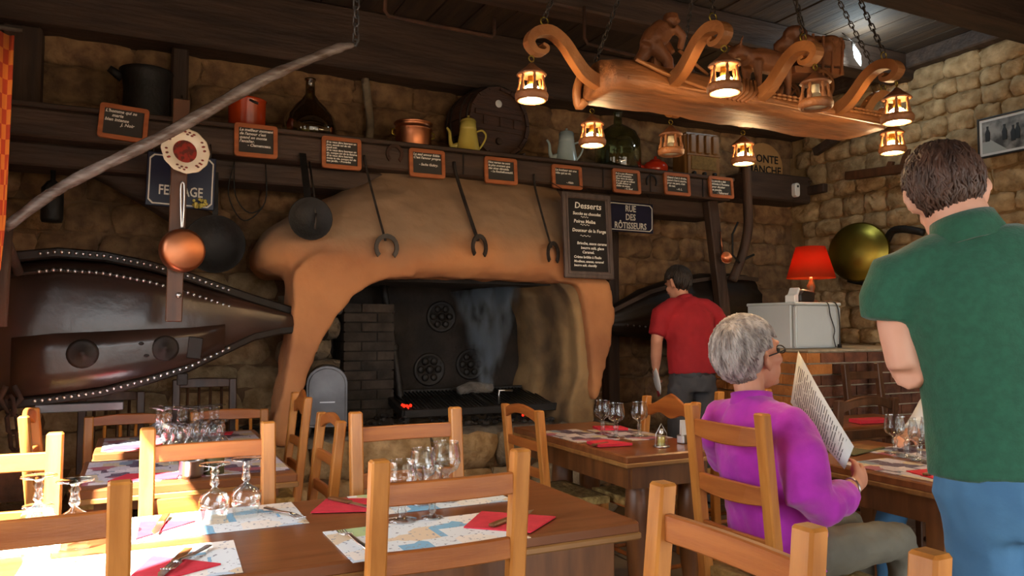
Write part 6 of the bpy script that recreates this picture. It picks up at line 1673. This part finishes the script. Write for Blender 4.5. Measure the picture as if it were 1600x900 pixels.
for x in (-1, 1):
    b.tube([(x * 0.034 + 0.022 * math.cos(2 * PI * k / 14), 0.09, 0.018 + 0.014 * math.sin(2 * PI * k / 14)) for k in range(14)], 0.0022, 5, side=(0, 1, 0), closed=True)
    b.tube([(x * 0.056, 0.09, 0.024), (x * 0.08, 0.06, 0.024), (x * 0.087, -0.02, 0.022)], 0.0025, 5)
b.tube([(-0.012, 0.09, 0.022), (0.0, 0.1, 0.024), (0.012, 0.09, 0.022)], 0.002, 5)
b.xf(HL); b.build('glasses', 'black', wm)
mn = thing('menu_sheet', 'large white printed menu sheet held up by the person in magenta', 'menu', (0, 0, 0))
A_, B_, C_, D_ = Vector((2.31, 2.20, 1.205)), Vector((2.25, 2.185, 1.01)), Vector((2.235, 1.93, 0.80)), Vector((2.29, 1.935, 0.875))
nrm = (B_ - A_).cross(D_ - A_).normalized() * 0.0015
b = B(); vs = []; fs = []; nn = 8
for k in range(nn + 1):
    f_ = k / nn; bow = (nrm.normalized()) * 0.02 * math.sin(PI * f_)
    for p, q in ((A_, D_), (B_, C_)): vs.append(p + (q - p) * f_ + bow)
for k in range(nn): fs.append((2 * k, 2 * k + 1, 2 * k + 3, 2 * k + 2))
b.add(vs, fs, True); o = b.build('sheet', 'paper', mn); o.modifiers.new('t', 'SOLIDIFY').thickness = 0.0012
for sgn in (1, -1):
    b = B(); rnd = random.Random(2)
    for k in range(26):
        f_ = 0.06 + 0.88 * k / 26; bow = nrm.normalized() * (0.02 * math.sin(PI * f_) + sgn * 0.002)
        e0, e1 = A_ + (D_ - A_) * f_, B_ + (C_ - B_) * f_
        u = (e1 - e0); st = 0.1 + rnd.uniform(0, .12)
        while st < 0.9:
            en = min(0.92, st + rnd.uniform(0.12, 0.35)); d_ = (D_ - A_).normalized() * 0.0022
            b.add([e0 + u * st + bow - d_, e0 + u * en + bow - d_, e0 + u * en + bow + d_, e0 + u * st + bow + d_], [(0, 1, 2, 3)]); st = en + 0.03
    b.build('print_lines', 'ink', mn)

# --- person in white behind the man in green
PL = Vector((3.42, 2.2, 0))
pw = thing('person', 'seated person in a white shirt and blue jeans, almost hidden behind the person in green', 'person', tuple(PL))
def shp(b): return b.xf(Matrix.Translation(-PL))
HM = Matrix.Translation((3.36, 2.18, 1.2)) @ RX('Z', 90)
b = B(); head(b, HM)
b.tube([(3.40, 2.18, 0.98), (3.38, 2.18, 1.14)], [0.06, 0.055], 12)
b.tube([(3.44, 2.2, 0.52), (3.43, 2.2, 0.75), (3.41, 2.2, 0.95)], [(0.13, 0.09), (0.13, 0.09), (0.14, 0.08)], 14, side=(0, 1, 0))
for s_ in (-1, 1):
    b.tube([(3.4, 2.2 + s_ * 0.2, 0.95), (3.34, 2.2 + s_ * 0.25, 0.8), (3.14, 2.2 + s_ * 0.16, 0.815)], [0.045, 0.04, 0.028], 12)
    hand(b, (3.14, 2.2 + s_ * 0.16, 0.815), (-1, -s_ * 0.4, -0.1), (0, 0, -1), (0, -s_, 0), 20)
    b.tube([(3.42, 2.2 + s_ * 0.1, 0.53), (3.02, 2.2 + s_ * 0.14, 0.52), (2.98, 2.2 + s_ * 0.14, 0.1)], [0.065, 0.05, 0.035], 10, side=(0, 1, 0))
shp(b); fuse(b, 'body', 'skin', pw, 0.011, 3); HL = Matrix.Translation(-PL) @ HM; eyes(HL, pw)
hair(HL, pw, 'hairdark', 3, 2.0, 150, 0.013)
b = B(); b.tube([(3.44, 2.2, 0.52), (3.44, 2.2, 0.7), (3.42, 2.2, 0.88), (3.41, 2.2, 0.97), (3.40, 2.19, 1.03)], [(0.18, 0.13), (0.175, 0.125), (0.185, 0.12), (0.16, 0.1), (0.07, 0.07)], 18, side=(0, 1, 0))
for s_ in (-1, 1): b.tube([(3.41, 2.2 + s_ * 0.1, 0.96), (3.4, 2.2 + s_ * 0.2, 0.94), (3.345, 2.2 + s_ * 0.25, 0.81), (3.25, 2.2 + s_ * 0.21, 0.815)], [0.07, 0.075, 0.062, 0.05], 12)
shp(b); fuse(b, 'white_shirt', 'whitecloth', pw, 0.012, 4, (0.02, 0.08))
b = B(); b.tube([(3.48, 2.2, 0.54), (3.38, 2.2, 0.54)], [(0.17, 0.075), (0.17, 0.075)], 16, side=(0, 1, 0))
for s_ in (-1, 1): b.tube([(3.42, 2.2 + s_ * .09, 0.54), (3.2, 2.2 + s_ * 0.13, 0.54), (3.02, 2.2 + s_ * 0.14, 0.53), (2.98, 2.2 + s_ * 0.14, 0.43), (2.98, 2.2 + s_ * 0.14, 0.1)], [0.085, 0.08, 0.07, 0.065, 0.055], 14, side=(0, 1, 0))
shp(b); fuse(b, 'jeans', 'jeans', pw, 0.012, 4, (0.02, 0.08))
for s_ in (-1, 1):
    b = B(); b.tube([(3.02, 2.2 + s_ * .14, 0.04), (2.9, 2.2 + s_ * .14, 0.04), (2.8, 2.2 + s_ * .14, 0.028)], [0.042, 0.04, 0.026], 10); shp(b); b.build('shoe', 'black', pw)
